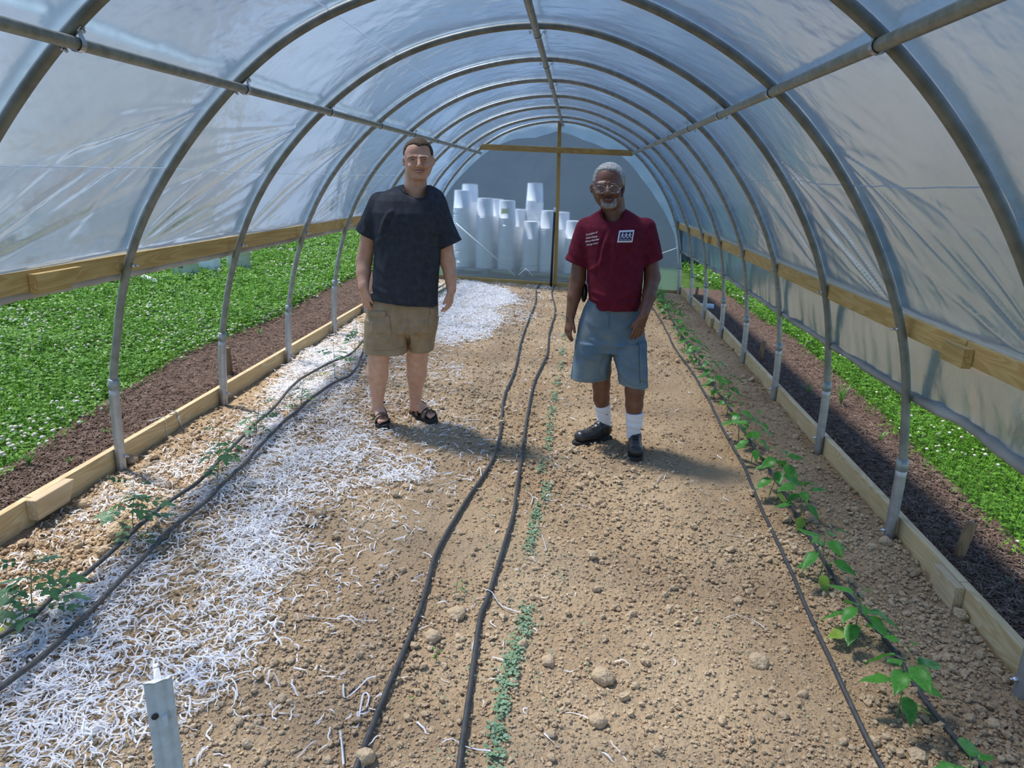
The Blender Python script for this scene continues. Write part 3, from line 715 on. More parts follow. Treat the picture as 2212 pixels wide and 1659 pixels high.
D2 = [(930,660),(950,745),(1050,730),(1085,690),(1060,672),(1120,650),(1090,628),(1010,606),(985,610)]
D3 = [(640,765),(700,712),(770,690),(790,740),(720,770)]
D4 = [(380,1010),(470,960),(560,890),(600,905),(520,960),(400,1040)]
D5 = [(0,1215),(60,1225),(200,1135),(330,1070),(400,1015),(335,990),(240,1065),(165,1115),(45,1290),(0,1330)]
S1 = [(0,1185),(-80,1659),(700,1659),(800,1400),(870,1150),(980,1060),(1080,1000),(1000,900),(1000,750),(1150,700),(1190,615),(960,600),(780,680),(560,850),(300,1010)]
S2 = [(600,1659),(1200,1659),(1240,1000),(1220,640),(1060,640),(1010,760),(1050,950),(800,1400)]
S3 = [(1200,1659),(2000,1659),(1700,1100),(1440,720),(1200,640)]
parts = []
for P, n, L0, lift in ((D1, 8200, .062, .024), (D2, 3000, .07, .02), (D3, 2000, .06, .012), (D4, 2200, .055, .012), (D5, 1900, .055, .012), (S1, 700, .055, .008), (S2, 45, .05, .006), (S3, 5, .06, .006)):
    X, Y = poly_pts(P, n)
    if P is D1: k = rng.random(len(X)) < .10 + 2.2 * np.clip(fbm(X * 4.5, Y * 3.4, 4, 80) - .36, 0, 1); X, Y = X[k], Y[k]
    if P is S1: k = rng.random(len(X)) < .1 + 1.6 * np.clip(fbm(X * 2.5, Y * 2.5, 3, 81) - .3, 0, 1); X, Y = X[k], Y[k]
    m = len(X); X = X + rng.normal(0, .05, m); Y = Y + rng.normal(0, .08, m)
    k = (X > -2.46) & (Y < 11.5); X, Y = X[k], Y[k]; m = len(X)
    parts.append(strips(X, Y, rng.uniform(.35, 1.7, m) * L0, rng.uniform(.0030, .0064, m) * (1 + .05 * Y), lift=lift, curl=1.2))
n0 = 0; VV, FF = [], []
for v, f in parts: VV.append(v); FF.append(f + n0); n0 += len(v)
M['shred'] = mat('shredded_paper', (.95, .94, .93), .7, 0, (.90, .87, .79), 6, trans=.35, ramp=(.5, .75))
tag(obj('shredded_paper', np.vstack(VV), np.vstack(FF), M['shred'], smooth=False), 'white shredded paper mulch strewn over the left side of the bed', 'shredded paper', kind='stuff')
def ribbon(pts, w, m=None, tw=.4):
    P = spline(pts, .012); V = []
    for i, p in enumerate(P):
        t = (P[min(i + 1, len(P) - 1)] - P[max(i - 1, 0)]).normalized(); s = t.cross(Vector((0, 0, 1))).normalized(); a = tw * math.sin(i * .35)
        s = s * math.cos(a) + Vector((0, 0, 1)) * math.sin(a); u = t.cross(s) * .0003
        V += [p + s * w / 2 + u, p - s * w / 2 + u, p - s * w / 2 - u, p + s * w / 2 - u]
    F = []
    for i in range(len(P) - 1):
        for k in range(4): a = i * 4 + k; b = i * 4 + (k + 1) % 4; F.append((a, b, b + 4, a + 4))
    F += [(0, 1, 2, 3), tuple(len(V) - 4 + k for k in (3, 2, 1, 0))]
    return V, F
longs = [([(1043,1282),(1062,1290),(1078,1306),(1098,1318),(1124,1326)], .0055, 'long white paper strip lying across the middle hose'),
  ([(742,1480),(745,1508),(770,1490),(795,1470),(812,1466)], .006, 'long curled paper strip left of the middle hoses'), ([(735,1580),(739,1612),(742,1652)], .007, 'straight wide paper strip at the bottom edge left of the middle hoses'),
  ([(775,1560),(785,1500),(797,1506),(790,1530),(772,1545),(778,1562)], .006, 'looped paper strip beside the left middle hose'), ([(955,1614),(975,1608),(1003,1624),(1030,1628),(1060,1632)], .006, 'paper strip bent under the right middle hose at the bottom'),
  ([(740,1345),(765,1343),(800,1345),(815,1345)], .006, 'thin wavy paper strip left of the middle hoses'), ([(95,1548),(125,1560)], .010, 'broad paper strip at the lower left'), ([(228,1520),(268,1532),(290,1562),(315,1586)], .007, 'long bent paper strip just left of the metal post'),
  ([(1565,1336),(1590,1332),(1625,1340),(1652,1358)], .0035, 'thin brown-white strand on the bare soil at the right'), ([(1400,970),(1402,975)], .004, ''), ([(1418,1046),(1424,1036),(1432,1028)], .004, 'small paper strip in the open soil in front of the right man'),
  ([(1512,1062),(1518,1070),(1535,1074)], .004, 'small bent paper scrap on the right soil'), ([(1135,1062),(1150,1078),(1146,1096)], .005, 'forked paper scrap beside the right middle hose'), ([(1170,1160),(1176,1180),(1180,1198)], .004, 'upright paper sliver right of the middle hoses'),
  ([(1010,1018),(1026,1024),(1036,1014),(1040,1034)], .006, 'crumpled paper scrap between the man and the middle hoses'), ([(920,1045),(955,1050),(985,1042)], .005, 'pale paper strip on the soil in front of the dark-shirted man'), ([(655,1335),(700,1338),(735,1343)], .005, 'straight paper strip on the soil left of centre'),
  ([(1030,1375),(1022,1395),(1020,1408)], .006, 'narrow paper strip between the two middle hoses'), ([(1130,1280),(1136,1310)], .0, ''), ([(1225,1098),(1250,1096),(1280,1104)], .0035, 'faint strand on the soil right of the green seedlings'), ([(967,905),(1000,910),(1040,912)], .006, 'white strip on the soil right of the sandal'),
  ([(1205,962),(1225,958),(1240,964)], .004, 'small paper strip left of the black shoe')]
for P, w_, lab in longs:
    if not w_ or not lab: continue
    pts = [gnd(*p) for p in P]; pts = [Vector((p.x, p.y, sz(p.x, p.y) + .014)) for p in pts]
    if 'across the middle' in lab: pts[0].z += .016; pts[1].z += .018
    tag(obj('paper_strip', *ribbon(pts, w_), M['paper']), lab, 'paper strip', 'single paper strips')
# ------------------------------------------------------------------ wood chips on the mulch
def chips(n, xa, xb, y0, y1, pw=1.4):
    u = rng.random(n); a, b = y0 ** (1 - pw), y1 ** (1 - pw); Y = (a + (b - a) * u) ** (1 / (1 - pw))
    XA = np.array([xa(y) for y in Y]); XB = np.array([xb(y) for y in Y]); X = XA + (XB - XA) * rng.random(n)
    L = rng.uniform(.015, .06, n); W = rng.uniform(.0025, .007, n); a = rng.uniform(0, 6.28, n); p = rng.normal(0, .25, n)
    d = np.stack([np.cos(a) * np.cos(p), np.sin(a) * np.cos(p), np.sin(p)], -1); s = np.stack([-np.sin(a), np.cos(a), rng.normal(0, .3, n)], -1)
    C = np.stack([X, Y, G(X, Y) + .022 + rng.uniform(0, .02, n)], -1)
    V = np.stack([C + d * L[:, None] / 2 + s * W[:, None] / 2, C - d * L[:, None] / 2 + s * W[:, None] / 2, C - d * L[:, None] / 2 - s * W[:, None] / 2, C + d * L[:, None] / 2 - s * W[:, None] / 2], 1)
    return V.reshape(-1, 3), np.arange(n * 4).reshape(-1, 4)
M['chip'] = mat('mulch_chips', (.10, .062, .042), .9, 0, (.27, .195, .145), 22, spec=.1, ramp=(.4, .7))
V, F = chips(16000, lambda y: mlx(y), lambda y: XL - .03, 2.3, 11)
tag(obj('wood_chips', V, F, M['chip'], smooth=False), 'loose brown wood chips on the left mulch strip', 'wood chips', kind='stuff')
V, F = chips(16000, lambda y: XR + .02, lambda y: mrx(y), 2.0, 11)
tag(obj('wood_chips', V, F, M['chip'], smooth=False), 'loose brown wood chips on the right mulch strip', 'wood chips', kind='stuff')
# ------------------------------------------------------------------ clover lawns
def lawn(side, n, name, lab, r0, r1, blade=.3):
    r = r0 * (r1 / r0) ** (rng.random(n) ** .85)
    a = rng.uniform(*(((math.radians(96), math.radians(172)) if side < 0 else (math.radians(12), math.radians(84)))), n)
    X, Y = r * np.cos(a), r * np.sin(a)
    if side < 0: k = X < np.interp(Y, ML[:, 1], ML[:, 0]) + rng.normal(0, .05, n)
    else: k = X > np.interp(Y, MR[:, 1], MR[:, 0]) + rng.normal(0, .05, n)
    k &= (Y > .2) & (X > -15.2) & (X < 8.7)
    X, Y, r = X[k], Y[k], r[k]; n = len(X)
    sc = np.clip(r / 5, 1, 3.2)
    lz = lawn_z(X, Y); H = rng.uniform(.02, .085, n) * (.7 + .6 * vn(X * 2, Y * 2, 90)) * np.clip(sc, 1, 1.6)
    isb = rng.random(n) < blade
    # trifoliate clover leaves: three bent leaflets
    x, y, z, h, s = [q[~isb] for q in (X, Y, lz, H, sc)]; m = len(x)
    ang = rng.uniform(0, 6.28, m)[:, None] + np.array([0, 2.1, 4.2])[None]; ll = (rng.uniform(.009, .017, m) * s)[:, None, None]
    d = np.stack([np.cos(ang), np.sin(ang), rng.uniform(-.1, .55, (m, 3))], -1); sd = np.stack([-np.sin(ang), np.cos(ang), rng.normal(0, .25, (m, 3))], -1)
    C = np.stack([x, y, z + h], -1)[:, None]
    V1 = np.stack([C + 0 * d, C + d * ll * .65 + sd * ll * .55, C + d * ll * 1.15, C + d * ll * .65 - sd * ll * .55], 2).reshape(-1, 3)
    F1 = np.arange(len(V1)).reshape(-1, 4)
    x, y, z, h, s = [q[isb] for q in (X, Y, lz, H, sc)]; m = len(x)
    h = h * rng.uniform(1.2, 2.2, m); a = rng.uniform(0, 6.28, m); lean = rng.uniform(.1, .9, m)
    w_ = rng.uniform(.0015, .0035, m) * s; u = np.stack([np.cos(a), np.sin(a), 0 * a], -1); v = np.stack([-np.sin(a), np.cos(a), 0 * a], -1)
    B = np.stack([x, y, z], -1); T_ = B + u * (lean * h * .9)[:, None] + np.array([0, 0, 1])[None] * h[:, None]; Mi = B + u * (lean * h * .25)[:, None] + np.array([0, 0, 1])[None] * (h * .6)[:, None]
    V2 = np.stack([B - v * w_[:, None], B + v * w_[:, None], Mi + v * w_[:, None] * .9, Mi - v * w_[:, None] * .9, T_ + v * w_[:, None] * .2, T_ - v * w_[:, None] * .2], 1).reshape(-1, 3)
    i = np.arange(m)[:, None] * 6; F2 = np.concatenate([i + np.array([0, 1, 2, 3])[None], i + np.array([3, 2, 4, 5])[None]], 0)
    V = np.vstack([V1, V2]); F = np.vstack([F1, F2 + len(V1)])
    tag(obj(name, V, F, M['clover']), lab, 'clover', kind='stuff')
    return X, Y, r
M['clover'] = mat('clover_leaves', (.075, .21, .012), .5, 0, (.19, .40, .03), 9, detail=6, spec=.3, trans=.35, ramp=(.3, .7))
XA, YA, RA = lawn(-1, 260000, 'clover_lawn', 'bright green clover lawn left of the tunnel', 3.2, 32, .22)
XB, YB, RB_ = lawn(1, 200000, 'clover_lawn', 'green clover and grass lawn right of the tunnel', 2.3, 30, .42)
M['bloom'] = mat('clover_bloom', (.80, .74, .62), .8, 0, (.62, .52, .38), 60)
def blooms(n, X, Y, R, lab, thr):
    k = rng.choice(len(X), n * 3, replace=False); x, y, r = X[k], Y[k], R[k]
    d = fbm(x * .7, y * .7, 3, 95); kk = rng.random(len(x)) < np.clip((d - thr) * 3.2, .04, 1); x, y, r = x[kk][:n], y[kk][:n], r[kk][:n]
    V0, F0 = ico(1); m = len(x); S = rng.uniform(.009, .0145, m) * np.clip(r / 6.5, 1, 2.2)
    C = np.stack([x, y, lawn_z(x, y) + rng.uniform(.05, .11, m)], -1)
    V = (V0[None] * S[:, None, None] * np.array([1, 1, .8]) + C[:, None]).reshape(-1, 3); F = (F0[None] + (np.arange(m) * len(V0))[:, None, None]).reshape(-1, 3)
    tag(obj('clover_blooms', V, F, M['bloom']), lab, 'clover blooms', kind='stuff')
blooms(7000, XA, YA, RA, 'cream clover blooms dotted over the left lawn', .33)
blooms(4500, XB, YB, RB_, 'cream clover blooms dotted over the right lawn', .36)
# grass tufts at the lawn edge on the right
def tuft(p, n, h, w, m, lean=.8):
    Vs, Fs = [], []; c = 0
    for _ in range(n):
        a = random.uniform(0, 6.28); L = h * random.uniform(.6, 1.1); ln = random.uniform(.2, lean); u = Vector((math.cos(a), math.sin(a), 0)); v = Vector((-u.y, u.x, 0)); pv = []
        for k in range(5):
            t = k / 4; q = p + u * (ln * L * t * t) + Vector((0, 0, L * (t - .35 * t * t * ln))); ww = w * (1 - t) ** .6
            pv += [q - v * ww, q + v * ww]
        Vs += pv; Fs += [(c + 2 * k, c + 2 * k + 1, c + 2 * k + 3, c + 2 * k + 2) for k in range(4)]; c += 10
    return Vs, Fs
M['tuft'] = mat('broad_grass', (.10, .25, .04), .5, 0, (.22, .38, .10), 12, trans=.3)
for px, py, n, h, lab in [(1815,880,26,.26,'large tuft of broad grass on the right mulch edge behind the second hoop'), (1745,858,16,.16,'grass tuft on the right mulch near the third hoop'), (1900,960,14,.12,'small weed tuft on the right mulch by the second hoop'),
        (65,1015,20,.14,'weed tuft at the left lawn edge near the camera'), (150,1010,12,.08,'small weed in the left mulch near the splice block'), (232,945,14,.07,'small weed in the left mulch beside the near hoop'), (562,730,14,.14,'pale grass tuft on the left mulch behind the stake'), (2175,1270,8,.05,'tiny weed on the right mulch at the frame edge')]:
    p = gnd(px, py); p.z += .01; tag(obj('grass_tuft', *tuft(p, n, h, .004, 0), M['tuft'], loc=p), lab, 'weed')
# ------------------------------------------------------------------ hoses
H = {
 'L1': ([(-60,1440),(0,1402),(76,1351),(136,1295),(197,1255),(287,1173),(352,1116),(434,1056),(494,996),(550,937),(591,898),(646,837),(707,800),(757,778),(787,744),(850,692),(905,655),(960,622)], .0105, 'hose_dusty', 'left of the two dusty hoses in the shredded paper'),
 'L2': ([(-40,1555),(0,1518),(114,1427),(291,1250),(361,1173),(434,1110),(515,1034),(559,988),(620,925),(708,849),(760,821),(781,784),(800,745),(870,690),(930,650),(985,618)], .0108, 'hose_dusty', 'right of the two dusty hoses in the shredded paper'),
 'C1': ([(745,1740),(772,1659),(833,1504),(866,1430),(905,1333),(925,1262),(943,1200),(985,1123),(1030,1052),(1067,990),(1082,929),(1089,861),(1113,800),(1129,729),(1156,658),(1159,625),(1172,612)], .0098, 'hose', 'left of the two black drip hoses down the middle'),
 'C2': ([(985,1740),(993,1659),(1018,1477),(1037,1338),(1054,1294),(1085,1200),(1110,1110),(1118,1045),(1126,997),(1138,907),(1156,824),(1181,769),(1187,720),(1199,674),(1192,634),(1202,612)], .0098, 'hose', 'right of the two black drip hoses down the middle'),
 'R1': ([(1945,1740),(1903,1659),(1852,1556),(1800,1449),(1745,1330),(1700,1228),(1642,1097),(1603,1007),(1561,932),(1531,871),(1501,817),(1455,751),(1437,712),(1409,666),(1395,640)], .0090, 'hose', 'left of the two black drip hoses along the pepper row'),
 'R2': ([(2170,1730),(2118,1659),(2078,1620),(1991,1512),(1939,1429),(1879,1350),(1824,1286),(1780,1225),(1709,1097),(1666,1028),(1627,968),(1597,920),(1555,856),(1528,814),(1490,755),(1455,700),(1428,650)], .0090, 'hose', 'right of the two black drip hoses, running under the pepper leaves')}
HOSEP = {}
for k, (P, r, m, lab) in H.items():
    pts = [gnd(*p) for p in P]; pts = spline(pts, .02); zs = np.array([sz(p.x, p.y) for p in pts]); zz = zs.copy()
    for _ in range(10): zz[1:-1] = (zz[:-2] + zz[1:-1] + zz[2:]) / 3
    for p, z in zip(pts, zz): p.z = z + r * (1.6 if k[0] == 'L' else 1.15) + (.016 if k[0] == 'L' else .007)
    if k[0] == 'L':
        for p in pts: p.z += .020
    HOSEP[k] = pts
    o = obj('drip_hose', *tube(pts, r, 10), M[m], loc=pts[0]); tag(o, lab, 'hose', 'drip hoses on the bed')
    if k[0] == 'C':
        e = pts[-1]; M.setdefault('bluecap', mat('blue_cap', (.12, .16, .30), .4)); c = obj('end_cap', *tube([e, e + Vector((.01, .035, .012))], .014, 10), M['bluecap'], o); c['label'] = 'blue-grey end cap'
    if k in ('C1', 'C2', 'R1'):
        rings = []
        for q in pts[40::55]: rings.append(tube([q, q + Vector((.001, .012, 0))], r * 1.12, 8))
        if rings: obj('emitter', *merge(rings[:1]), M['hose'], o)
# ------------------------------------------------------------------ plants
def leaf_mesh(name, kind, m):
    V, F = [], []
    if kind == 'pepper':
        n = 9
        for i in range(n + 1):
            t = i / n; w_ = .5 * math.sin(math.pi * t ** .8) ** .9 * (1 - .35 * t) * .62; dz = -.28 * t * t + .03 * math.sin(t * 9)
            for s in (-1, -.5, 0, .5, 1): V.append((t, s * w_, dz + .16 * abs(s) * w_ - .02 * math.cos(s * 6) * (1 if abs(s) < 1 else 0)))
        F = [(i * 5 + j, i * 5 + j + 1, i * 5 + j + 6, i * 5 + j + 5) for i in range(n) for j in range(4)]
    else:                                                        # tomato: toothed compound leaf
        def leaflet(o, d, L):
            b = len(V); s = Vector((-d.y, d.x, 0)); prof = [(0, 0), (.2, .16), (.3, .30), (.42, .2), (.55, .28), (.66, .14), (.78, .16), (1, 0)]
            for t, w_ in prof: V.append(tuple(o + d * (t * L) + s * (w_ * L) + Vector((0, 0, -.15 * t * t * L)))); V.append(tuple(o + d * (t * L) - s * (w_ * L) + Vector((0, 0, -.15 * t * t * L))))
            for k in range(len(prof) - 1): F.append((b + 2 * k, b + 2 * k + 1, b + 2 * k + 3, b + 2 * k + 2))
        rach = [Vector((t, 0, .02 * math.sin(t * 3) - .22 * t * t)) for t in np.linspace(0, .8, 6)]
        v, f = tube(rach, .008, 4); V += [tuple(q) for q in v]; F += f
        for t, L in ((.3, .28), (.55, .36), (.78, .34)):
            for s in (-1, 1): leaflet(Vector((t, 0, -.22 * t * t)), Vector((.45, s * .9, 0)).normalized(), L)
        leaflet(Vector((.8, 0, -.14)), Vector((1, 0, 0)), .45)
    me = bpy.data.meshes.new(name); me.from_pydata([tuple(v) for v in V], [], F); me.update(); me.materials.append(m); sm(me); return me
M['pepper'] = mat('pepper_leaf', (.055, .24, .03), .38, 0, (.10, .33, .05), 14, spec=.5, trans=.38)
M['pepper_pale'] = mat('pale_pepper_leaf', (.22, .40, .05), .42, 0, (.34, .46, .07), 14, trans=.38)
M['tomato'] = mat('tomato_leaf', (.05, .15, .05), .55, 0, (.10, .24, .08), 20, trans=.3)
M['tomato_pale'] = mat('yellowing_tomato_leaf', (.32, .42, .06), .55, 0, (.45, .48, .10), 20, trans=.3)
M['stem'] = mat('green_stem', (.10, .20, .05), .5, 0, (.16, .22, .09), 30)
LM = {'p': leaf_mesh('pepper_leaf', 'pepper', M['pepper']), 'pp': leaf_mesh('pepper_leaf_pale', 'pepper', M['pepper_pale']),
      't': leaf_mesh('tomato_leaf', 'tomato', M['tomato']), 'tp': leaf_mesh('tomato_leaf_pale', 'tomato', M['tomato_pale'])}
def plant(name, lab, cat, base, h, leaves, kind, size, lean=(0, 0), group=None, stemr=.0028, seed=0):
    R = random.Random(seed); base = Vector(base); base.z = sz(base.x, base.y) - .01 if base.x < 1.7 else base.z
    g = thing(name, lab, cat, base, group)
    top = base + Vector((lean[0], lean[1], h)); S = spline([base, base.lerp(top, .4) + Vector((R.uniform(-.008, .008), R.uniform(-.008, .008), 0)), base.lerp(top, .75), top], .02)
    obj('stem', *tube(S, [stemr * (1.15 - .7 * i / len(S)) for i in range(len(S))], 6), M['stem'], g)
    a0 = R.uniform(0, 6.28)
    for i in range(leaves):
        t = .28 + .72 * (i / max(1, leaves - 1)) ** .7; p = S[min(len(S) - 1, int(t * (len(S) - 1)))] - base
        az = a0 + i * 2.4 + R.uniform(-.3, .3); up = R.uniform(-.15, .35) + (.35 if i == leaves - 1 else 0)
        pet = (.035 if kind == 'pepper' else .01) * R.uniform(.7, 1.3) * (h / .25)
        L = size * R.uniform(.75, 1.1) * (.55 if i >= leaves - 2 else 1) * (.85 if i < 2 else 1)
        pale = (i < 2 and R.random() < .6)
        d = Vector((math.cos(az) * math.cos(up), math.sin(az) * math.cos(up), math.sin(up)))
        key = ('pp' if pale else 'p') if kind == 'pepper' else ('tp' if pale and R.random() < .6 else 't')
        o = bpy.data.objects.new('leaf', LM[key]); link(o, g); o.location = p + d * pet; o.scale = (L, L, L)
        o.rotation_euler = (R.uniform(-.35, .35), -up + R.uniform(0, .5), az)
        if pale: o['label'] = 'yellow-green lower leaf'
        if kind == 'pepper': 
            o2 = obj('leaf_stalk', *tube([base + p, base + p + d * pet * 1.05], stemr * .45, 5), M['stem'], g) if base.y < 4.2 else None
    return g
pep = [(2088,1745,2100,1632,'pepper seedling cut off by the bottom edge of the picture'), (1937,1544,1962,1385,'tall pepper seedling nearest the camera with its whole stem in view'), (1850,1389,1860,1275,'low leafy pepper seedling beside the right hose, second from the front'),
  (1768,1255,1782,1140,'pepper seedling with three drooping leaves, third from the front'), (1727,1130,1733,1030,'pepper seedling in front of the second hoop foot'), (1660,1070,1690,966,'slim pepper seedling left of the right hose'),
  (1622,1004,1637,905,'tall thin pepper seedling between the two right hoses'), (1595,959,1602,870,'pepper seedling leaning over the right hose')]
for i, (bx, by, tx, ty, lab) in enumerate(pep):
    b = gnd(bx, by); t = aty(tx, ty, b.y); h = max(.12, t.z - b.z)
    plant('pepper_plant', lab, 'pepper plant', b, h, 12 + i % 3, 'pepper', .112 if i else .115, (t.x - b.x, random.uniform(-.02, .02)), 'pepper seedlings in the right row', seed=100 + i)
far = [(1571,898,810),(1541,862,795),(1528,829,765),(1507,799,735),(1488,781,722),(1478,757,700),(1470,733,682),(1454,705,655),(1437,687,650),(1428,666,634),(1440,670,640),(1419,642,618),(1424,652,628)]
for i, (bx, by, ty) in enumerate(far):
    b = gnd(bx, by); t = aty(bx, ty, b.y)
    ordn = ['eighth', 'ninth', 'tenth', 'eleventh', 'twelfth', 'thirteenth', 'fourteenth', 'fifteenth', 'sixteenth', 'seventeenth', 'eighteenth', 'nineteenth', 'twentieth'][i]
    plant('pepper_plant', 'young green pepper plant, %s back along the crowded right row' % ordn, 'pepper plant', b, max(.13, t.z - b.z), 13, 'pepper', .098, (random.uniform(-.03, .03), 0), 'pepper seedlings in the right row', seed=150 + i)
tom = [(80,1350,60,1188,15,.17,'tomato seedling nearest the camera at the left edge'), (290,1165,288,1035,13,.15,'tomato seedling beside the left hose, second from the front'), (468,1045,475,925,12,.13,'tomato seedling with yellow lower leaves, third from the front'),
  (553,945,560,872,10,.12,'small tomato seedling touching the left hose'), (650,885,655,820,10,.11,'tomato seedling in thick shredded paper'), (724,820,720,740,11,.12,'tomato seedling left of the dark-shirted man\'s legs'), (768,778,770,690,12,.12,'bushy tomato seedling behind the man\'s khaki shorts'), (968,640,970,592,11,.13,'far tomato seedling behind the dark-shirted man\'s hand')]
for i, (bx, by, tx, ty, n, L, lab) in enumerate(tom):
    b = gnd(bx, by); t = aty(tx, ty, b.y)
    plant('tomato_plant', lab, 'tomato plant', b, max(.12, t.z - b.z), n, 'tomato', L, (t.x - b.x, 0), 'tomato seedlings in the left row', seed=200 + i, stemr=.0026)
for i, (bx, by, h) in enumerate([(984,1282,.07), (997,1278,.05), (938,1432,.06), (945,1425,.05), (896,1520,.04), (1155,880,.06), (1150,700,.08), (1140,760,.06), (1100,900,.03)]):
    plant('sprout', 'tiny dark green sprout between the middle hoses, ' + ['left one of the upper pair', 'right one of the upper pair', 'taller of two beside the lower hose stretch', 'shorter of two beside the lower hose stretch', 'lowest one near the bottom of the picture', 'level with the men\'s shoes', 'farthest one near the end wall', 'level with the shorts of the men', 'almost flat one beside the left hose'][i], 'seedling', gnd(bx, by), h, 3, 'pepper', .035, (random.uniform(-.01, .01), 0), 'sprouts between the middle hoses', seed=300 + i, stemr=.0014)
# low seedlings in the centre row: one mesh per clump
M['sprout'] = mat('small_round_leaves', (.15, .27, .13), .6, 0, (.27, .40, .24), 30, trans=.25)
def clump(c, n, rx, ry, s, zoff=0.0):
    V, F = [], []
    for _ in range(n):
        x = c.x + rx * max(-1.7, min(1.7, random.gauss(0, 1))); y = c.y + ry * random.uniform(-1.6, 1.6); z = sz(x, y) + random.uniform(.004, .022) + zoff
        a = random.uniform(0, 6.28); L = s * random.uniform(.6, 1.2); b = len(V); tilt = random.uniform(-.2, .5)
        d = Vector((math.cos(a), math.sin(a), tilt)); sd = Vector((-math.sin(a), math.cos(a), random.uniform(-.3, .3))); p = Vector((x, y, z))
        V += [p, p + d * L * .4 + sd * L * .42, p + d * L * .8 + sd * L * .36, p + d * L, p + d * L * .8 - sd * L * .36, p + d * L * .4 - sd * L * .42]; F.append(tuple(range(b, b + 6)))
    return V, F
ORD = 'first second third fourth fifth sixth seventh eighth ninth tenth eleventh twelfth thirteenth fourteenth fifteenth sixteenth seventeenth eighteenth nineteenth twentieth twenty-first twenty-second twenty-third twenty-fourth'.split()
cc = [(1088,1508,60,.016),(1100,1450,60,.016),(1110,1425,45,.015),(1080,1560,40,.014),(1135,1338,70,.016),(1122,1372,18,.014),(1122,1395,16,.013),(1072,1630,60,.017),(1160,1108,60,.018),(1150,1158,60,.018),(1145,1180,20,.015),(1182,1062,45,.018),(1170,1005,40,.018),(1185,958,45,.018),(1188,925,45,.018),(1192,892,50,.018),(1197,858,45,.018),(1204,826,45,.018),(1210,790,45,.018),(1214,760,45,.018),(1218,728,45,.018),(1222,690,40,.018),(1226,655,40,.018)]
for i, (px, py, n, s) in enumerate(cc):
    c = gnd(px, py); o = obj('seedling_clump', *clump(c, n + 40, .016, .045 + .008 * c.y, s * .85), M['sprout'], loc=(c.x, c.y, sz(c.x, c.y)))
    rank = ORD[sorted(range(len(cc)), key=lambda q: -cc[q][1]).index(i)]
    tag(o, '%s clump from the camera in the thin green line of round-leaved seedlings' % rank, 'seedlings', 'seedling clumps in the centre row')
X, Y = poly_pts([(850,1659),(1300,1659),(1250,1200),(1260,640),(1130,640),(1040,1100),(900,1450)], 60); V, F = [], []
for x, y in zip(X, Y):
    v, f = clump(Vector((x, y, 0)), 4, .02, .02, .010); b = len(V); V += v; F += [tuple(i + b for i in q) for q in f]
X, Y = poly_pts([(1300,1500),(1900,1659),(1700,1250),(1500,1000),(1420,700),(1300,1000)], 28)
for x, y in zip(X, Y):
    v, f = clump(Vector((x, y, 0)), 3, .02, .02, .009); b = len(V); V += v; F += [tuple(i + b for i in q) for q in f]
tag(obj('weed_sprouts', V, F, M['sprout']), 'scattered tiny weed sprouts on the bare soil', 'weeds', kind='stuff')
# ------------------------------------------------------------------ T-post
M['tpost'] = mat('grey_painted_steel', (.56, .55, .50), .5, .0, (.66, .65, .60), 60, detail=6, bump=.15)
M['tspeck'] = mat('rust_specks', (.06, .04, .03), .8)
tp = aty(341, 1470, .74); zt = tp.z; bx = tp.x; by = .74
g = thing('fence_post', 'grey steel T-post standing upright at the lower left, close to the camera', 'post', (bx, by, float(G(bx, by)) - .05))
fwd = Vector((bx, by, 0)).normalized(); rt = Vector((fwd.y, -fwd.x, 0))
hw = .0172
prof = [(-hw, .004), (-hw, .0012), (-.0145, -.0022), (-.0105, -.0030), (-.0065, -.0018), (-.0035, -.0052), (0, -.0066), (.0035, -.0052), (.0065, -.0018), (.0105, -.0030), (.0145, -.0022), (hw, .0012), (hw, .004), (.0045, .003), (.0032, .030), (-.0032, .030), (-.0045, .003)]
V, F = [], []; zb = float(G(bx, by)) - .05; n = len(prof); lv = [zb, zt - .12, zt - .05, zt]
for li, z in enumerate(lv):
    for a, b in prof:
        dz = 0
        if li == 3: dz = .0015 * math.sin(a * 900) + (.006 if b > .02 else 0)
        V.append(Vector((bx, by, z + dz)) + rt * a + fwd * b)
for i in range(len(lv) - 1):
    for k in range(n): a, b = i * n + k, i * n + (k + 1) % n; F.append((a, b, b + n, a + n))
F.append(tuple(range((len(lv) - 1) * n, len(lv) * n))); obj('shaft', V, F, M['tpost'], g, smooth=False)
for q in range(8):
    z = zt - .062 - q * .13; p = Vector((bx, by, z)) - fwd * .004 + rt * .002
    v, f = box8([p + rt * a + fwd * b + Vector((0, 0, c)) for c in (0, .014) for a, b in ((-.0035, .0), (.0035, .0), (.0032, -.009 if c else -.012), (-.0032, -.009 if c else -.012))])
    obj('stud', v, f, M['tpost'], g, smooth=False)
    v, f = lathe([(0.0002, 0), (.0045, 0), (.0045, .0012), (.0002, .0012)], 10); rot = (-fwd).to_track_quat('Z', 'Y')
    c = Vector((bx, by, z + .012)) - rt * .009 - fwd * .0046
    obj('rust_spot', [rot @ Vector(a) + c for a in v], f, M['tspeck'], g)
# burred bright top edge
M['burr'] = mat('bare_burred_metal', (.62, .60, .52), .5, .4)
pts = [Vector((bx, by, zt + .001 + .0012 * math.sin(k * 2.1))) + rt * a + fwd * b for k, (a, b) in enumerate([(-hw, 0), (-.011, -.003), (-.005, -.004), (0, -.0045), (.006, -.004), (.012, -.003), (hw, 0)])]
obj('burred_edge', *tube(pts, .0016, 5), M['burr'], g)
obj('burred_edge', *tube([Vector((bx, by, zt + .004)) + fwd * .024 + rt * a for a in (-.0028, .0032)], .0026, 6), M['burr'], g)
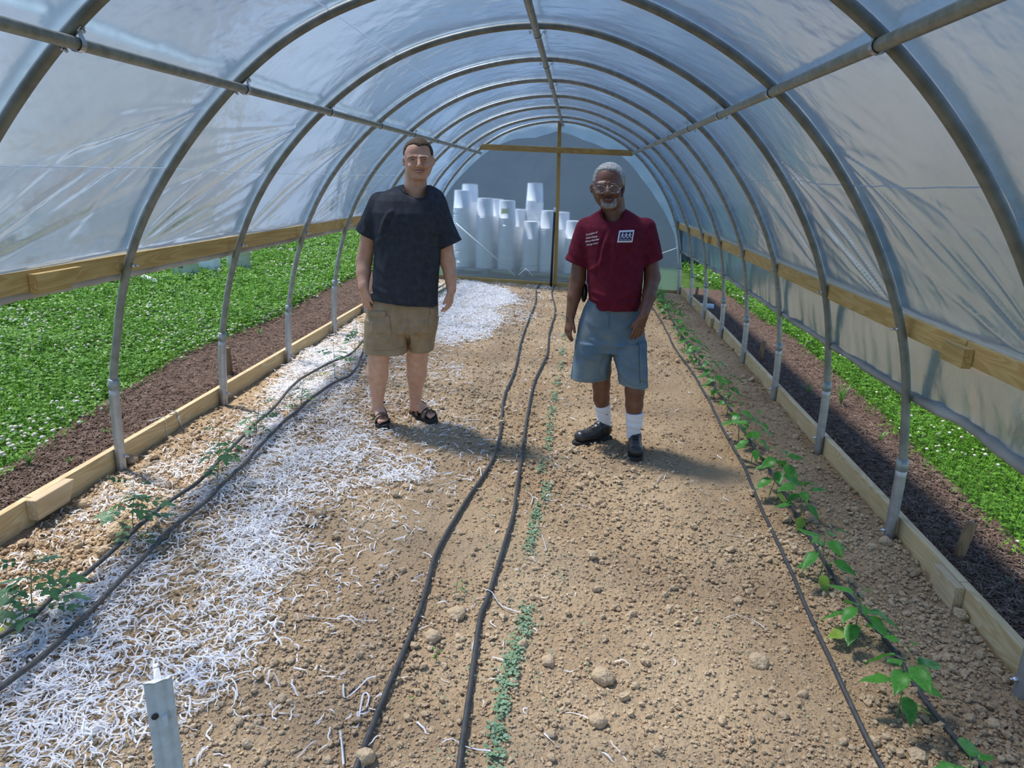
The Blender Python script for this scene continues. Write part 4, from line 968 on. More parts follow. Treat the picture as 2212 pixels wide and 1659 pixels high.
# ------------------------------------------------------------------ stakes
def stake(px, py, tx, ty, w_, lab):
    b = gnd(px, py); t = aty(tx, ty, b.y); d = (t - b); a = b - d.normalized() * .06
    o = obj('wooden_stake', *beam(a, t, (0, 1, 0), w_, w_ * .9), M['stake']); tag(o, lab, 'stake', 'wooden stakes outside the base boards')
stake(497, 812, 490, 751, .042, 'short wooden stake behind the left base board')
stake(2066, 1212, 2100, 1128, .040, 'leaning dark wooden stake behind the right base board near the camera')
stake(1641, 780, 1651, 737, .040, 'leaning wooden stake on the right mulch beside the fifth hoop')
stake(1503, 645, 1507, 620, .038, 'far reddish wooden stake on the right near the end wall')
# string and film scrap on the left base board
M['string'] = mat('white_string', (.70, .68, .64), .7)
def zpt(px, py, x): return atx(px, py, x)
for P, lab in (([(333,900),(354,902),(358,915),(362,950)], 'white string hanging over the left base board, nearer one'), ([(575,778),(577,790),(580,808)], 'white string hanging over the left base board, farther one')):
    pts = [zpt(*p, -2.497) for p in P]; pts[0] = Vector((-2.542, pts[0].y + .0, pts[1].z + .004)); pts[1].z += .004
    o = obj('string', *tube(spline(pts, .01), .0022, 6), M['string']); tag(o, lab, 'string')
pts = [zpt(*p, -2.496) for p in [(375,888),(383,893),(385,905),(392,925),(397,932)]]; pts[0].x = -2.54; 
o = obj('film_scrap', *ribbon([p + Vector((.002, 0, .003)) for p in pts], .02, tw=.9), M['white']); tag(o, 'crumpled white film scrap caught on top of the left base board', 'plastic scrap')
# ------------------------------------------------------------------ buckets
M['bucket'] = mat('white_bucket_plastic', (.86, .87, .88), .45, 0)
M['bucket_dirty'] = mat('dirty_white_bucket', (.80, .81, .82), .5, 0, (.60, .58, .54), 14, ramp=(.45, .8))
def bucket_parts(flip=True):
    """5 gallon pail; upside down when flip"""
    r0, r1, h = .130, .150, .365
    prof = [(0.001, 0), (r0, 0), (r0 + .001, .004), (r1 - .004, h - .075), (r1 + .004, h - .073), (r1 + .004, h - .066), (r1 - .002, h - .064), (r1, h - .045), (r1 + .006, h - .043), (r1 + .006, h - .036), (r1, h - .034), (r1, h - .012), (r1 + .007, h - .010), (r1 + .007, h), (r1 - .002, h), (r1 - .003, h - .01), (r0 - .003, .004), (0.001, .004)]
    if flip: prof = [(r, h - z) for r, z in prof][::-1]
    return lathe(prof, 28)
def mesh_of(name, VF, m):
    me = bpy.data.meshes.new(name); me.from_pydata([tuple(v) for v in VF[0]], [], VF[1]); me.update(); me.materials.append(m); sm(me); return me
BM = mesh_of('bucket', bucket_parts(), M['bucket']); bmx = BM
stacks = [(1000, 411, 0, 'first stack from the left'), (1017, 398, 1, 'taller stack behind the first one'), (1049, 428, 0, 'second front stack from the left'), (1073, 430, 1, 'narrow stack behind the second and third'),
   (1097, 433, 0, 'third front stack'), (1122, 452, 1, 'low stack beside the tallest one'), (1157, 396, 1, 'tallest stack'), (1149, 478, 0, 'short stack in front of the tallest one'),
   (1187, 455, 0, 'stack just left of the black feed pipe'), (1214, 458, 1, 'stack just right of the end post'), (1241, 477, 0, 'low stack left of the red-shirted man'), (1275, 520, 0, 'low stack hidden mostly behind the red-shirted man')]
M['label_y'] = mat('yellow_green_label', (.62, .62, .14), .6)
for px, py, row, lab in stacks:
    y = 12.42 if row == 0 else 12.76; top = aty(px, py, y); g0 = float(G(top.x, y)) + .13
    n = max(1, int(round((top.z - g0 - .365) / .033)) + 1); sp = (top.z - g0 - .365) / max(1, n - 1)
    for i in range(n):
        o = bpy.data.objects.new('bucket', BM); link(o); o.location = (top.x + random.gauss(0, .002), y + random.gauss(0, .002), g0 + sp * i); o.rotation_euler.z = random.uniform(0, 6)
        if i == n - 1: tag(o, ('top white bucket with a yellow-green label, of the ' if px == 1097 else 'top white bucket, upside down, of the ') + lab.replace('whose top bucket carries a', 'and carrying a').replace('narrowly seen ', '').replace('seen between', 'between'), 'bucket', 'top buckets of the stacks behind the end wall')
        else: tag(o, 'white upside-down bucket nested in the ' + lab.replace('whose top bucket carries a', 'with').replace('narrowly seen ', '').replace('seen between', 'between'), 'bucket', 'nested buckets, ' + lab)
        if i == n - 1 and (px, py) == (1097, 433):
            c = Vector((0, 0, .15)); V = []
            for z in (0, .085):
                for a in np.linspace(-.75, .35, 8): r = .1515 - .02 * (.15 + z) / .365 ; V.append((r * math.sin(a), -r * math.cos(a), .15 + z))
            me = mesh_of('label', (V, [(k, k + 1, k + 9, k + 8) for k in range(7)]), M['label_y']); q = bpy.data.objects.new('label', me); link(q, o); o.rotation_euler.z = 0
M['pallet'] = mat('dark_blue_pallet', (.07, .10, .15), .7, 0, (.12, .14, .18), 5)
def pallet(x0, x1, y0, y1, z, lab):
    parts = []
    for k in range(7):
        y = y0 + (y1 - y0) * (k + .5) / 7; parts.append(beam((x0, y, z + .117), (x1, y, z + .117), (0, 0, 1), .09, .018, 0))
    for k in range(3):
        x = x0 + .05 + (x1 - x0 - .1) * k / 2; parts.append(beam((x, y0, z + .058), (x, y1, z + .058), (0, 0, 1), .09, .096, 0))
    for k in range(3):
        y = y0 + .06 + (y1 - y0 - .12) * k / 2; parts.append(beam((x0, y, z + .005), (x1, y, z + .005), (0, 0, 1), .09, .016, 0))
    g = thing('pallet', lab, 'pallet', ((x0 + x1) / 2, (y0 + y1) / 2, z), 'pallets behind the end wall')
    for p in parts[:7]: obj('deck_board', *p, M['pallet'], g)
    for p in parts[7:10]: obj('stringer', *p, M['pallet'], g)
    for p in parts[10:]: obj('bottom_board', *p, M['pallet'], g)
pallet(-2.1, -.98, 12.2, 13.0, float(G(-1.5, 12.6)) , 'dark pallet under the bucket stacks on the left, behind the end wall')
pallet(-.94, .22, 12.2, 13.0, float(G(-.4, 12.6)), 'dark blue pallet under the bucket stacks behind the end post')
pallet(.26, .9, 12.2, 13.0, float(G(.5, 12.6)), 'dark pallet behind the end wall, right of the post and mostly hidden')
# brace straps outside the end wall
a, b = aty(985, 482, YE + .25), aty(1112, 594, YE + .25)
tag(obj('brace_strap', *tube([a, b], .012, 8), M['white']), 'white diagonal brace behind the end wall on the left', 'brace')
a, b = aty(1422, 550, YE + .2), aty(1468, 534, YE + .04)
tag(obj('brace_strap', *tube([a, b], .009, 8), M['white']), 'white strap tied to the right foot area of the last hoop', 'strap')
a, b, c = aty(1120, 594, YE + .3), aty(1136, 580, YE + .3), aty(1152, 596, YE + .3)
tag(obj('bent_strap', *tube([a, b, c], .007, 6), M['white']), 'small bent white strap low behind the end wall', 'strap')
# dark slate-blue building far behind the end wall
M['siding'] = mat('slate_blue_siding', (.030, .052, .070), .7, 0, (.042, .066, .084), 3, stretch=(1, 1, 4))
M['roofing'] = mat('grey_roofing', (.08, .09, .10), .8)
g = thing('shed', 'dark slate-blue round-roofed shed beyond the end wall, blurred by the film', 'building', (-.2, 18, float(G(0, 16))))
arc = [(-.30 + 3.0 * math.copysign(abs(math.cos(a)) ** .8, math.cos(a)), -.2 + 3.02 * math.sin(a) ** .72) for a in np.linspace(0, math.pi, 33)]
obj('front_wall', [(x, 16, z) for x, z in arc], [tuple(range(len(arc)))], M['siding'], g, smooth=False)
obj('back_wall', [(x, 20, z) for x, z in arc], [tuple(reversed(range(len(arc))))], M['siding'], g, smooth=False)
obj('round_roof', [(x, y, z) for x, z in arc for y in (15.95, 20.05)], [(2 * i, 2 * i + 1, 2 * i + 3, 2 * i + 2) for i in range(len(arc) - 1)], M['siding'], g)
# ------------------------------------------------------------------ things on the lawn
def lz(p): return float(lawn_z(np.array([p.x]), np.array([p.y]))[0])
def gl(px, py): p = gnd(px, py); p.z = lz(p); return p
M['print'] = mat('dark_label_print', (.08, .09, .11), .6); M['printg'] = mat('green_label_print', (.35, .42, .15), .6)
def pail(px, py, wpx, hpx, lab, tilt=(0, 0, 0), label=False, square=False):
    p = gl(px, py); F_ = proj([p])[2][0]; r = wpx / 2 * F_ / CF; h = hpx * F_ / CF
    g = thing('bucket', lab, 'bucket', p, None)
    if square:
        prof = [(-1, -1), (1, -1), (1, 1), (-1, 1)]; V = []; bm = bmesh.new()
        lo = [Vector((a * r * .93, b * r * .7, 0)) for a, b in prof]; hi = [Vector((a * r, b * r * .75, h)) for a, b in prof]; li = [Vector((a * (r - .012), b * (r * .75 - .012), h)) for a, b in prof]; lb = [Vector((a * (r * .93 - .012), b * (r * .7 - .012), .02)) for a, b in prof]
        V = [p + v for v in lo + hi + li + lb]; F = [(3, 2, 1, 0)] + [(i, (i + 1) % 4, 4 + (i + 1) % 4, 4 + i) for i in range(4)] + [(4 + i, 4 + (i + 1) % 4, 8 + (i + 1) % 4, 8 + i) for i in range(4)] + [(8 + i, 8 + (i + 1) % 4, 12 + (i + 1) % 4, 12 + i) for i in range(4)] + [(12, 13, 14, 15)]
        obj('body', V, F, M['bucket'], g, smooth=False)
    else:
        R0 = r * .86; q = [(0.001, 0), (R0, 0), (R0 + .002, .006), (r * .97, h * .78), (r * 1.0, h * .785), (r * 1.0, h * .81), (r * .97, h * .815), (r * .975, h * .88), (r * 1.01, h * .885), (r * 1.01, h * .91), (r * .98, h * .915), (r * .985, h * .97), (r * 1.02, h * .975), (r * 1.02, h), (r * .96, h), (R0 - .004, .01), (.001, .01)]
        v, f = lathe(q, 30, p); obj('body', v, f, M['bucket_dirty'] if not label else M['bucket'], g)
        v, f = tube([p + Vector((math.cos(a) * r * 1.03, math.sin(a) * r * 1.03 * .3 - r * .8 * 0, h * .9 - abs(math.sin(a / 1)) * 0)) for a in np.linspace(math.pi, 2 * math.pi, 14)], .0025, 5); obj('bail_handle', v, f, M['bolt'], g)
    if label:
        def dec(a0, a1, z0, z1, m):
            V = []
            for z in (z0, z1):
                for a in np.linspace(a0, a1, 7): rr = (r * .86 + (r * .97 - r * .86) * z / (h * .78)) + .0015; V.append(p + Vector((rr * math.sin(a), -rr * math.cos(a), z)))
            obj('label', V, [(k, k + 1, k + 8, k + 7) for k in range(6)], m, g)
        dec(-1.0, .35, h * .68, h * .70, M['print']); dec(-.95, -.55, h * .60, h * .65, M['printg']); dec(-.95, -.5, h * .50, h * .52, M['print']); dec(-.95, -.4, h * .43, h * .45, M['print']); dec(-.05, .0, h * .40, h * .66, M['print']); dec(.05, .32, h * .58, h * .66, M['print']); dec(-.15, .3, .02, h * .14, M['print'])
    g.rotation_euler = tilt; return g
pail(403, 597, 55, 40, 'squat white bucket with a printed label, standing in the clover', label=True)
pail(450, 588, 44, 44, 'plain square white tub standing behind the labelled bucket', square=True)
pail(514, 584, 52, 58, 'tall scuffed white bucket leaning in the clover, right of the other two', tilt=(0, math.radians(6), .3))
a, b = gl(311, 610), gl(343, 619); a.z += .10; b.z += .085
o = obj('white_tube', *tube([a, b], .035, 14), M['white']); tag(o, 'short white plastic tube lying in the clover', 'tube')
M['bluep'] = mat('pale_blue_plastic', (.45, .60, .75), .5)
c = gl(240, 606); o = obj('plastic_bag', *sphere(c + Vector((0, 0, .07)), .14, 12, 8, (1.1, .5, .35)), M['bluep']); tag(o, 'pale blue plastic lump in the clover just below the left hip board', 'plastic bag')
M['litter'] = mat('dark_litter', (.03, .025, .03), .7)
c = gl(460, 603); o = obj('flat_scrap', *beam(c + Vector((-.16, 0, .06)), c + Vector((.18, .05, .07)), (0, 0, 1), .08, .006), M['litter']); tag(o, 'thin dark scrap lying in the clover below the buckets', 'scrap')
# clear bottle on the right mulch
M['clear'] = mat('clear_bottle_plastic', (.80, .86, .90), .15, 0, trans=.5)
c = gnd(1521, 669); d = Vector((1, -.25, 0)).normalized(); c.z += .055
V, F = tube([c - d * .13, c - d * .125, c - d * .09, c - d * .06, c + d * .02, c + d * .10, c + d * .125, c + d * .13], [.012, .014, .014, .034, .038, .038, .034, .012], 14)
g = thing('plastic_bottle', 'clear plastic bottle lying on the right mulch beside a hoop foot', 'bottle', c - Vector((0, 0, .04)))
obj('body', V, F, M['clear'], g); obj('cap', *tube([c - d * .145, c - d * .125], .015, 10), M['white'], g)
# orange-red thing outside, blurred by the curtain
M['orange'] = mat('orange_red_plastic', (.75, .10, .03), .5)
c = gnd(2200, 932)
g = thing('tub', 'orange-red tub on the grass outside, blurred behind the right side curtain', 'tub', c)
obj('body', *lathe([(.001, 0), (.30, 0), (.31, .02), (.40, .42), (.40, .46), (.37, .46), (.28, .03), (.001, .03)], 24, c), M['orange'], g)
obj('rim', *lathe([(.395, .44), (.43, .44), (.43, .475), (.395, .475), (.395, .44)], 24, c), M['orange'], g)
# ------------------------------------------------------------------ people: smooth implicit surfaces turned into one mesh each
class Field:
    def __init__(s, xs, ys, zs):
        s.xs, s.ys, s.zs = [np.asarray(a, np.float32) for a in (xs, ys, zs)]
        s.D = np.full((len(xs), len(ys), len(zs)), .2, np.float32)
    def box(s, lo, hi, pad):
        r = []
        for a, l, h in zip((s.xs, s.ys, s.zs), lo, hi):
            i = max(0, int(np.searchsorted(a, l - pad)) - 1); j = min(len(a), int(np.searchsorted(a, h + pad)) + 1); r.append(slice(i, max(i, j)))
        X = s.xs[r[0]][:, None, None]; Y = s.ys[r[1]][None, :, None]; Z = s.zs[r[2]][None, None, :]; return tuple(r), X, Y, Z
    def comb(s, sl, d, k, sub):
        D = s.D[sl]
        if sub:
            h = np.clip(.5 - .5 * (D + d) / k, 0, 1); s.D[sl] = D * (1 - h) + (-d) * h + k * h * (1 - h)
        else:
            h = np.clip(.5 + .5 * (d - D) / k, 0, 1); s.D[sl] = d * (1 - h) + D * h - k * h * (1 - h)
    def cap(s, a, b, r0, r1, k=.01, flat=1., sub=False):
        """round cone; flat < 1 squashes it in depth (y)"""
        a, b = np.array(a, float), np.array(b, float); m = max(r0, r1)
        sl, X, Y, Z = s.box(np.minimum(a, b) - m, np.maximum(a, b) + m, k * 1.5 + .008)
        f = 1 / flat; ax, ay, az = a; dx, dy, dz = b - a; dy *= f
        L = dx * dx + dy * dy + dz * dz + 1e-12; px, py, pz = X - ax, (Y - ay) * f, Z - az
        t = np.clip((px * dx + py * dy + pz * dz) / L, 0, 1)
        d = np.sqrt((px - t * dx) ** 2 + (py - t * dy) ** 2 + (pz - t * dz) ** 2) - (r0 + (r1 - r0) * t)
        if flat < 1: d = d * (flat + (1 - flat) * .5)
        s.comb(sl, d, k, sub)
    def ell(s, c, r, k=.01, rot=None, sub=False):
        c, r = np.array(c, float), np.array(r, float); m = r.max()
        sl, X, Y, Z = s.box(c - m, c + m, k * 1.5 + .008); p = [X - c[0], Y - c[1], Z - c[2]]
        if rot is not None:
            R = np.array(rot); p = [R[i, 0] * p[0] + R[i, 1] * p[1] + R[i, 2] * p[2] for i in range(3)]
        q = np.sqrt(sum((a / b) ** 2 for a, b in zip(p, r))); g = np.sqrt(sum((a / (b * b)) ** 2 for a, b in zip(p, r))) + 1e-6
        s.comb(sl, q * (q - 1) / g, k, sub)
    def chain(s, P, R, k=.01, flat=1., sub=False):
        for i in range(len(P) - 1): s.cap(P[i], P[i + 1], R[i], R[i + 1], k, flat, sub)
    def sections(s, S, k=.02, pw=2.3):
        """S rows: z, x0, x1, y0, y1 (stack of superellipses)"""
        S = np.array(sorted(S), float); z0, z1 = S[0, 0], S[-1, 0]
        sl, X, Y, Z = s.box((S[:, 1].min(), S[:, 3].min(), z0), (S[:, 2].max(), S[:, 4].max(), z1), .03)
        zz = np.clip(Z, z0, z1); I = lambda c: np.interp(zz, S[:, 0], S[:, c])
        cx, rx, cy_, ry = (I(1) + I(2)) / 2, (I(2) - I(1)) / 2, (I(3) + I(4)) / 2, (I(4) - I(3)) / 2
        u = np.abs((X - cx) / rx); v = np.abs((Y - cy_) / ry); q = (u ** pw + v ** pw) ** (1 / pw)
        d = (q - 1) * np.minimum(rx, ry) * .9; dz = np.maximum(Z - z1, z0 - Z); d = np.maximum(d, dz)
        s.comb(sl, d.astype(np.float32), k, False)
    def plane(s, p, n, lo=None, hi=None):
        """cut away everything on the +n side of p (inside the optional box)"""
        n = np.array(n, float); n /= np.linalg.norm(n); p = np.array(p, float)
        lo = lo or (-99, -99, -99); hi = hi or (99, 99, 99)
        sl, X, Y, Z = s.box(lo, hi, 0); d = (X - p[0]) * n[0] + (Y - p[1]) * n[1] + (Z - p[2]) * n[2]
        s.D[sl] = np.maximum(s.D[sl], d)
    def mesh(s):
        D, xs, ys, zs = s.D, s.xs, s.ys, s.zs; ins = D < 0
        a = ins[:-1, :-1, :-1]; any_, all_ = a.copy(), a.copy()
        for i in (0, 1):
            for j in (0, 1):
                for k in (0, 1):
                    c = ins[i:ins.shape[0] - 1 + i, j:ins.shape[1] - 1 + j, k:ins.shape[2] - 1 + k]; any_ |= c; all_ &= c
        I, J, K = np.nonzero(any_ & ~all_); n = len(I); P = np.zeros((n, 3)); cnt = np.zeros(n)
        def val(i, j, k): return D[I + i, J + j, K + k]
        dx, dy, dz = xs[I + 1] - xs[I], ys[J + 1] - ys[J], zs[K + 1] - zs[K]
        for ax in range(3):
            for u in (0, 1):
                for v in (0, 1):
                    o0 = [u, v]; o0.insert(ax, 0); o1 = [u, v]; o1.insert(ax, 1); A, B = val(*o0), val(*o1); m = (A < 0) != (B < 0)
                    t = np.where(m, A / np.where(A == B, 1, A - B), 0); q = [o0[0] + 0. * t, o0[1] + 0. * t, o0[2] + 0. * t]; q[ax] = t
                    P[m] += np.stack(q, -1)[m]; cnt[m] += 1
        P /= cnt[:, None]; V = np.stack([xs[I] + P[:, 0] * dx, ys[J] + P[:, 1] * dy, zs[K] + P[:, 2] * dz], -1)
        idx = np.full(any_.shape, -1, np.int32); idx[I, J, K] = np.arange(n); F = []
        for ax in range(3):
            s0 = [slice(1, -1)] * 3; s0[ax] = slice(0, -1); s1 = list(s0); s1[ax] = slice(1, None)
            A, B = ins[tuple(s0)], ins[tuple(s1)]; e = np.nonzero(A != B); e0 = [e[0], e[1], e[2]]
            base = [e0[q] + (0 if q == ax else 1) for q in range(3)]; o = [q for q in range(3) if q != ax]; u, v = o
            def cell(du, dv):
                c = list(base); c[u] = c[u] - du; c[v] = c[v] - dv; return idx[c[0], c[1], c[2]]
            Q = np.stack([cell(0, 0), cell(1, 0), cell(1, 1), cell(0, 1)], -1); inside = A[e]
            if ax == 1: inside = ~inside
            Q[~inside] = Q[~inside][:, ::-1]; F.append(Q)
        F = np.concatenate(F); F = F[(F >= 0).all(1)]; return V, F
def axis(a, b, step, fine=()):
    """coordinates a..b with a coarse step and finer spans (lo, hi, step)"""
    out = [a]
    while out[-1] < b:
        x = out[-1]; s = step
        for lo, hi, f in fine:
            if lo <= x <= hi: s = min(s, f)
        out.append(x + s)
    return np.array(out)
class Person:
    """works in picture positions carried to a depth y0 + dy, with radii given in picture pixels"""
    def __init__(s, y0): s.y0 = y0
    def p(s, px, py, dy=0.): return np.array(aty(px, py, s.y0 + dy))
    def m(s, P): return float(proj([P])[2][0]) / CF
    def cap(s, f, A, B, ra, rb, k=.01, **kw):
        a, b = s.p(*A), s.p(*B); f.cap(a, b, ra * s.m(a), rb * s.m(b), k, **kw)
    def chain(s, f, P, R, k=.01, **kw):
        for i in range(len(P) - 1): s.cap(f, P[i], P[i + 1], R[i], R[i + 1], k, **kw)
    def ell(s, f, C, rx, ry, rz, k=.01, **kw):
        c = s.p(*C); q = s.m(c); f.ell(c, (rx * q, ry, rz * q), k, **kw)
    def sec(s, f, rows, k=.02, pw=2.3):
        S = []
        for py, xl, xr, d0, d1 in rows:
            a, b = s.p(xl, py), s.p(xr, py); S.append(((a[2] + b[2]) / 2, a[0], b[0], s.y0 + d0, s.y0 + d1))
        f.sections(S, k, pw)
def hand(f, w, d, n, sc=1., curl=(.35, .45, .5, .55), th=(.55, .35), spread=.06):
    """w wrist, d towards the finger tips, n out of the palm, five separate fingers"""
    w, d, n = [np.array(v, float) for v in (w, d, n)]; d /= np.linalg.norm(d); n -= d * n.dot(d); n /= np.linalg.norm(n)
    s = np.cross(n, d)
    return w, d, n, s, sc, curl, th, spread
def make_hand(f, w, d, n, side, sc=1., curl=(.35, .45, .5, .55), th=(.6, .5), base=.4):
    w, d, n = [np.array(v, float) for v in (w, d, n)]; d /= np.linalg.norm(d); n -= d * n.dot(d); n /= np.linalg.norm(n); s = np.cross(d, n) * side   # s: towards the thumb
    f.cap(w - d * .02, w + d * .012, .0235 * sc, .022 * sc, .012)
    for o, r in ((.024, .0135), (.008, .0145), (-.008, .0140), (-.023, .0125)):
        f.cap(w + d * .012 + s * o * .55, w + d * .082 * sc + s * o * sc, .016 * sc, r * sc * .92, .010)
    f.cap(w + d * .02 + s * .02, w + d * .05 + s * .030 * sc + n * .008, .013 * sc, .013 * sc, .012)
    for i, (o, L, r) in enumerate(((.0295, .070, .0088), (.0098, .079, .0092), (-.0098, .073, .0087), (-.0285, .058, .0077))):
        p = w + d * (.088 - .004 * abs(i - 1)) * sc + s * o * sc; a = base * curl[i]
        for seg, (q, rr) in enumerate(((.44, 1.), (.31, .93), (.25, .84))):
            dd = d * math.cos(a) + n * math.sin(a) + s * o * .9; dd /= np.linalg.norm(dd); e = p + dd * L * q * sc
            f.cap(p, e, r * sc * (1.04 if seg == 0 else rr + .05), r * sc * rr, .0035); p = e; a += curl[i] * (1.0 if seg == 0 else .7)
    p = w + d * .028 * sc + s * .024 * sc; a, b = th
    d1 = s * math.sin(a) + d * math.cos(a) + n * .25; d1 /= np.linalg.norm(d1); e = p + d1 * .042 * sc; f.cap(p, e, .0135 * sc, .0108 * sc, .006)
    d2 = s * math.sin(a - b) + d * math.cos(a - b) + n * .38; d2 /= np.linalg.norm(d2); e2 = e + d2 * .030 * sc; f.cap(e, e2, .0105 * sc, .0088 * sc, .004)
def bvh(o_list):
    V, F, n = [], [], 0
    for v, f in o_list: V += [tuple(a) for a in v]; F += [tuple(int(i) + n for i in q) for q in f]; n += len(v)
    return BVHTree.FromPolygons(V, F)
def cast(tree, px, py, lift=.0):
    d = Vector(ray(px, py)).normalized(); h = tree.ray_cast(Vector((0, 0, CZ)), d)
    if h[0] is None: return None
    return h[0] - d * lift
def patch(tree, quad, n, m, th, rnd=False):
    """slab of cloth lying on a surface: quad in picture corners TL TR BR BL"""
    V, ok = [], True; (a, b, c, d) = [np.array(q, float) for q in quad]
    pts = {}
    for lay, lf in ((0, th), (1, -.004)):
        for j in range(m + 1):
            for i in range(n + 1):
                u, v = i / n, j / m; q = (a * (1 - u) + b * u) * (1 - v) + (d * (1 - u) + c * u) * v; edge = (i in (0, n) or j in (0, m))
                h = cast(tree, q[0], q[1], lf * (.55 if (edge and lay == 0) else 1.))
                if h is None: h = pts.get('last', Vector((0, 0, 0)))
                pts['last'] = h; V.append(h)
    N = (n + 1) * (m + 1); g = lambda i, j: j * (n + 1) + i; F = []
    for j in range(m):
        for i in range(n): F.append((g(i, j), g(i, j + 1), g(i + 1, j + 1), g(i + 1, j))); F.append((N + g(i, j), N + g(i + 1, j), N + g(i + 1, j + 1), N + g(i, j + 1)))
    ring = [g(i, 0) for i in range(n)] + [g(n, j) for j in range(m)] + [g(i, m) for i in range(n, 0, -1)] + [g(0, j) for j in range(m, 0, -1)]
    for k in range(len(ring)): a_, b_ = ring[k], ring[(k + 1) % len(ring)]; F.append((a_, b_, N + b_, N + a_))
    return V, F
def seamline(tree, pts, r=.0016, lift=.001):
    Q = [Vector((p[0], p[1], 0)) for p in pts]; Q = spline(Q, 2.0); P = [cast(tree, q.x, q.y, lift) for q in Q]; P = [p for p in P if p is not None]
    return tube(P, r, 5)
def wrinkle(V, seed, amp, sx=9, sy=9, mask=None):
    n = fbm(V[:, 0] * sx + V[:, 1] * 4 + seed, V[:, 2] * sy + V[:, 1] * 3, 3, seed) - .5
    r = np.abs(vn(V[:, 0] * sx * 1.3 + V[:, 2] * 3, V[:, 2] * sy * .5 - V[:, 0] * 3, seed + 5) - .5); return (n + .6 * (r - .25)) * amp * 2
def creases(V, L, y0):
    """folds pressed into cloth: (x0, y0, x1, y1, width, depth) in picture units, on the side facing the camera"""
    px, py, _ = proj(V); out = np.zeros(len(V))
    for a, b, c, d, w_, amp in L:
        dx, dy = c - a, d - b; l = math.hypot(dx, dy); t = ((px - a) * dx + (py - b) * dy) / l / l; n = ((px - a) * -dy + (py - b) * dx) / l
        n = n + 3 * np.sin(t * 5 + a) ; along = np.clip(1 - np.abs(2 * t - .9) ** 2, 0, 1)
        out += amp * along * (np.exp(-(n / w_) ** 2) - .8 * np.exp(-((n - 1.7 * w_) / w_) ** 2))
    return out * (V[:, 1] < y0 + .05)
def displace(V, F, disp):
    a = V[F]; nn = np.cross(a[:, 2] - a[:, 0], a[:, 3] - a[:, 1]); N = np.zeros_like(V)
    for k in range(4): np.add.at(N, F[:, k], nn)
    N /= np.linalg.norm(N, axis=1)[:, None] + 1e-9; return V + N * disp[:, None]
def relax(V, F, it=2):
    for _ in range(it):
        S = np.zeros_like(V); C = np.zeros(len(V))
        for k in range(4):
            np.add.at(S, F[:, k], V[F[:, (k + 1) % 4]]); np.add.at(C, F[:, k], 1)
        V = V * .5 + .5 * S / np.maximum(C, 1)[:, None]
    return V
def textpatch(tree, s, x0, y0, x1, y1, h, shear, lift, width=None):
    """one line of lettering laid on the cloth between two picture points (baseline), as thin solid letters"""
    cu = bpy.data.curves.new('t', 'FONT'); cu.body = s; cu.shear = shear; cu.offset = .012; cu.resolution_u = 3
    to = bpy.data.objects.new('t', cu); COL.objects.link(to); bpy.context.view_layer.update()
    dg = bpy.context.evaluated_depsgraph_get(); me = to.evaluated_get(dg).to_mesh(); V = np.array([v.co[:] for v in me.vertices]); F = [tuple(p.vertices) for p in me.polygons]
    w_ = V[:, 0].max() - V[:, 0].min(); V[:, 0] -= V[:, 0].min(); out = []
    ux, uy = (x1 - x0) / w_, (y1 - y0) / w_
    for v in V:
        q = cast(tree, x0 + ux * v[0] + .0 * v[1], y0 + uy * v[0] - h * v[1], lift); out.append(q if q is not None else Vector((0, 0, 0)))
    bpy.data.objects.remove(to); n = len(out)
    back = [p + Vector(ray(1300, 520)).normalized() * (lift * .9) for p in out]
    return out + back, [f for f in F] + [tuple(reversed([i + n for i in f])) for f in F]
# materials
M['skin'] = mat('fair_tanned_skin', (.58, .31, .20), .5, 0, (.65, .38, .26), 25, bump=.06, bscale=160, sub=.12, spec=.35)
M['skin_d'] = mat('dark_brown_skin', (.14, .058, .033), .42, 0, (.18, .08, .048), 25, bump=.06, bscale=160, spec=.45)
M['lip'] = mat('pink_lips', (.42, .15, .12), .45); M['lip_d'] = mat('dark_lips', (.13, .045, .04), .4)
M['hair'] = mat('short_brown_hair', (.065, .042, .026), .75, 0, (.13, .088, .055), 90, bump=.6, bscale=260, spec=.2)
M['hair_g'] = mat('short_grey_hair', (.30, .30, .29), .85, 0, (.62, .62, .60), 110, bump=.8, bscale=240, spec=.2)
M['beard'] = mat('grey_beard', (.22, .19, .18), .85, 0, (.46, .43, .41), 120, bump=.6, bscale=260, spec=.2)
M['stubble'] = mat('dark_stubble', (.10, .05, .035), .8)
M['tee'] = mat('charcoal_navy_cotton', (.034, .038, .048), .9, 0, (.048, .053, .064), 30, bump=.25, bscale=420, spec=.15)
M['tee_r'] = mat('maroon_cotton', (.105, .010, .022), .9, 0, (.135, .014, .030), 30, bump=.25, bscale=420, spec=.15)
M['khaki'] = mat('khaki_twill', (.30, .22, .135), .9, 0, (.36, .27, .175), 20, bump=.2, bscale=420, spec=.15)
M['denim'] = mat('worn_blue_denim', (.10, .165, .235), .9, 0, (.20, .235, .235), 7, detail=6, bump=.3, bscale=420, spec=.15, ramp=(.4, .72))
M['denim_d'] = mat('dark_denim_seam', (.03, .045, .07), .9)
M['sock'] = mat('white_cotton_sock', (.78, .78, .80), .9, 0, bump=.4, bscale=300)
M['leather'] = mat('black_leather', (.018, .017, .016), .38, 0, (.030, .028, .026), 30, bump=.1, spec=.5)
M['sole'] = mat('dark_rubber_sole', (.025, .022, .020), .8)
M['strap'] = mat('brown_sandal_strap', (.20, .135, .075), .7, 0, (.25, .17, .10), 40); M['strap_b'] = mat('black_strap_edge', (.015, .013, .012), .7)
M['eyew'] = mat('eye_white', (.55, .52, .50), .2); M['iris'] = mat('dark_iris', (.03, .022, .018), .15); M['teeth'] = mat('teeth', (.72, .66, .54), .3)
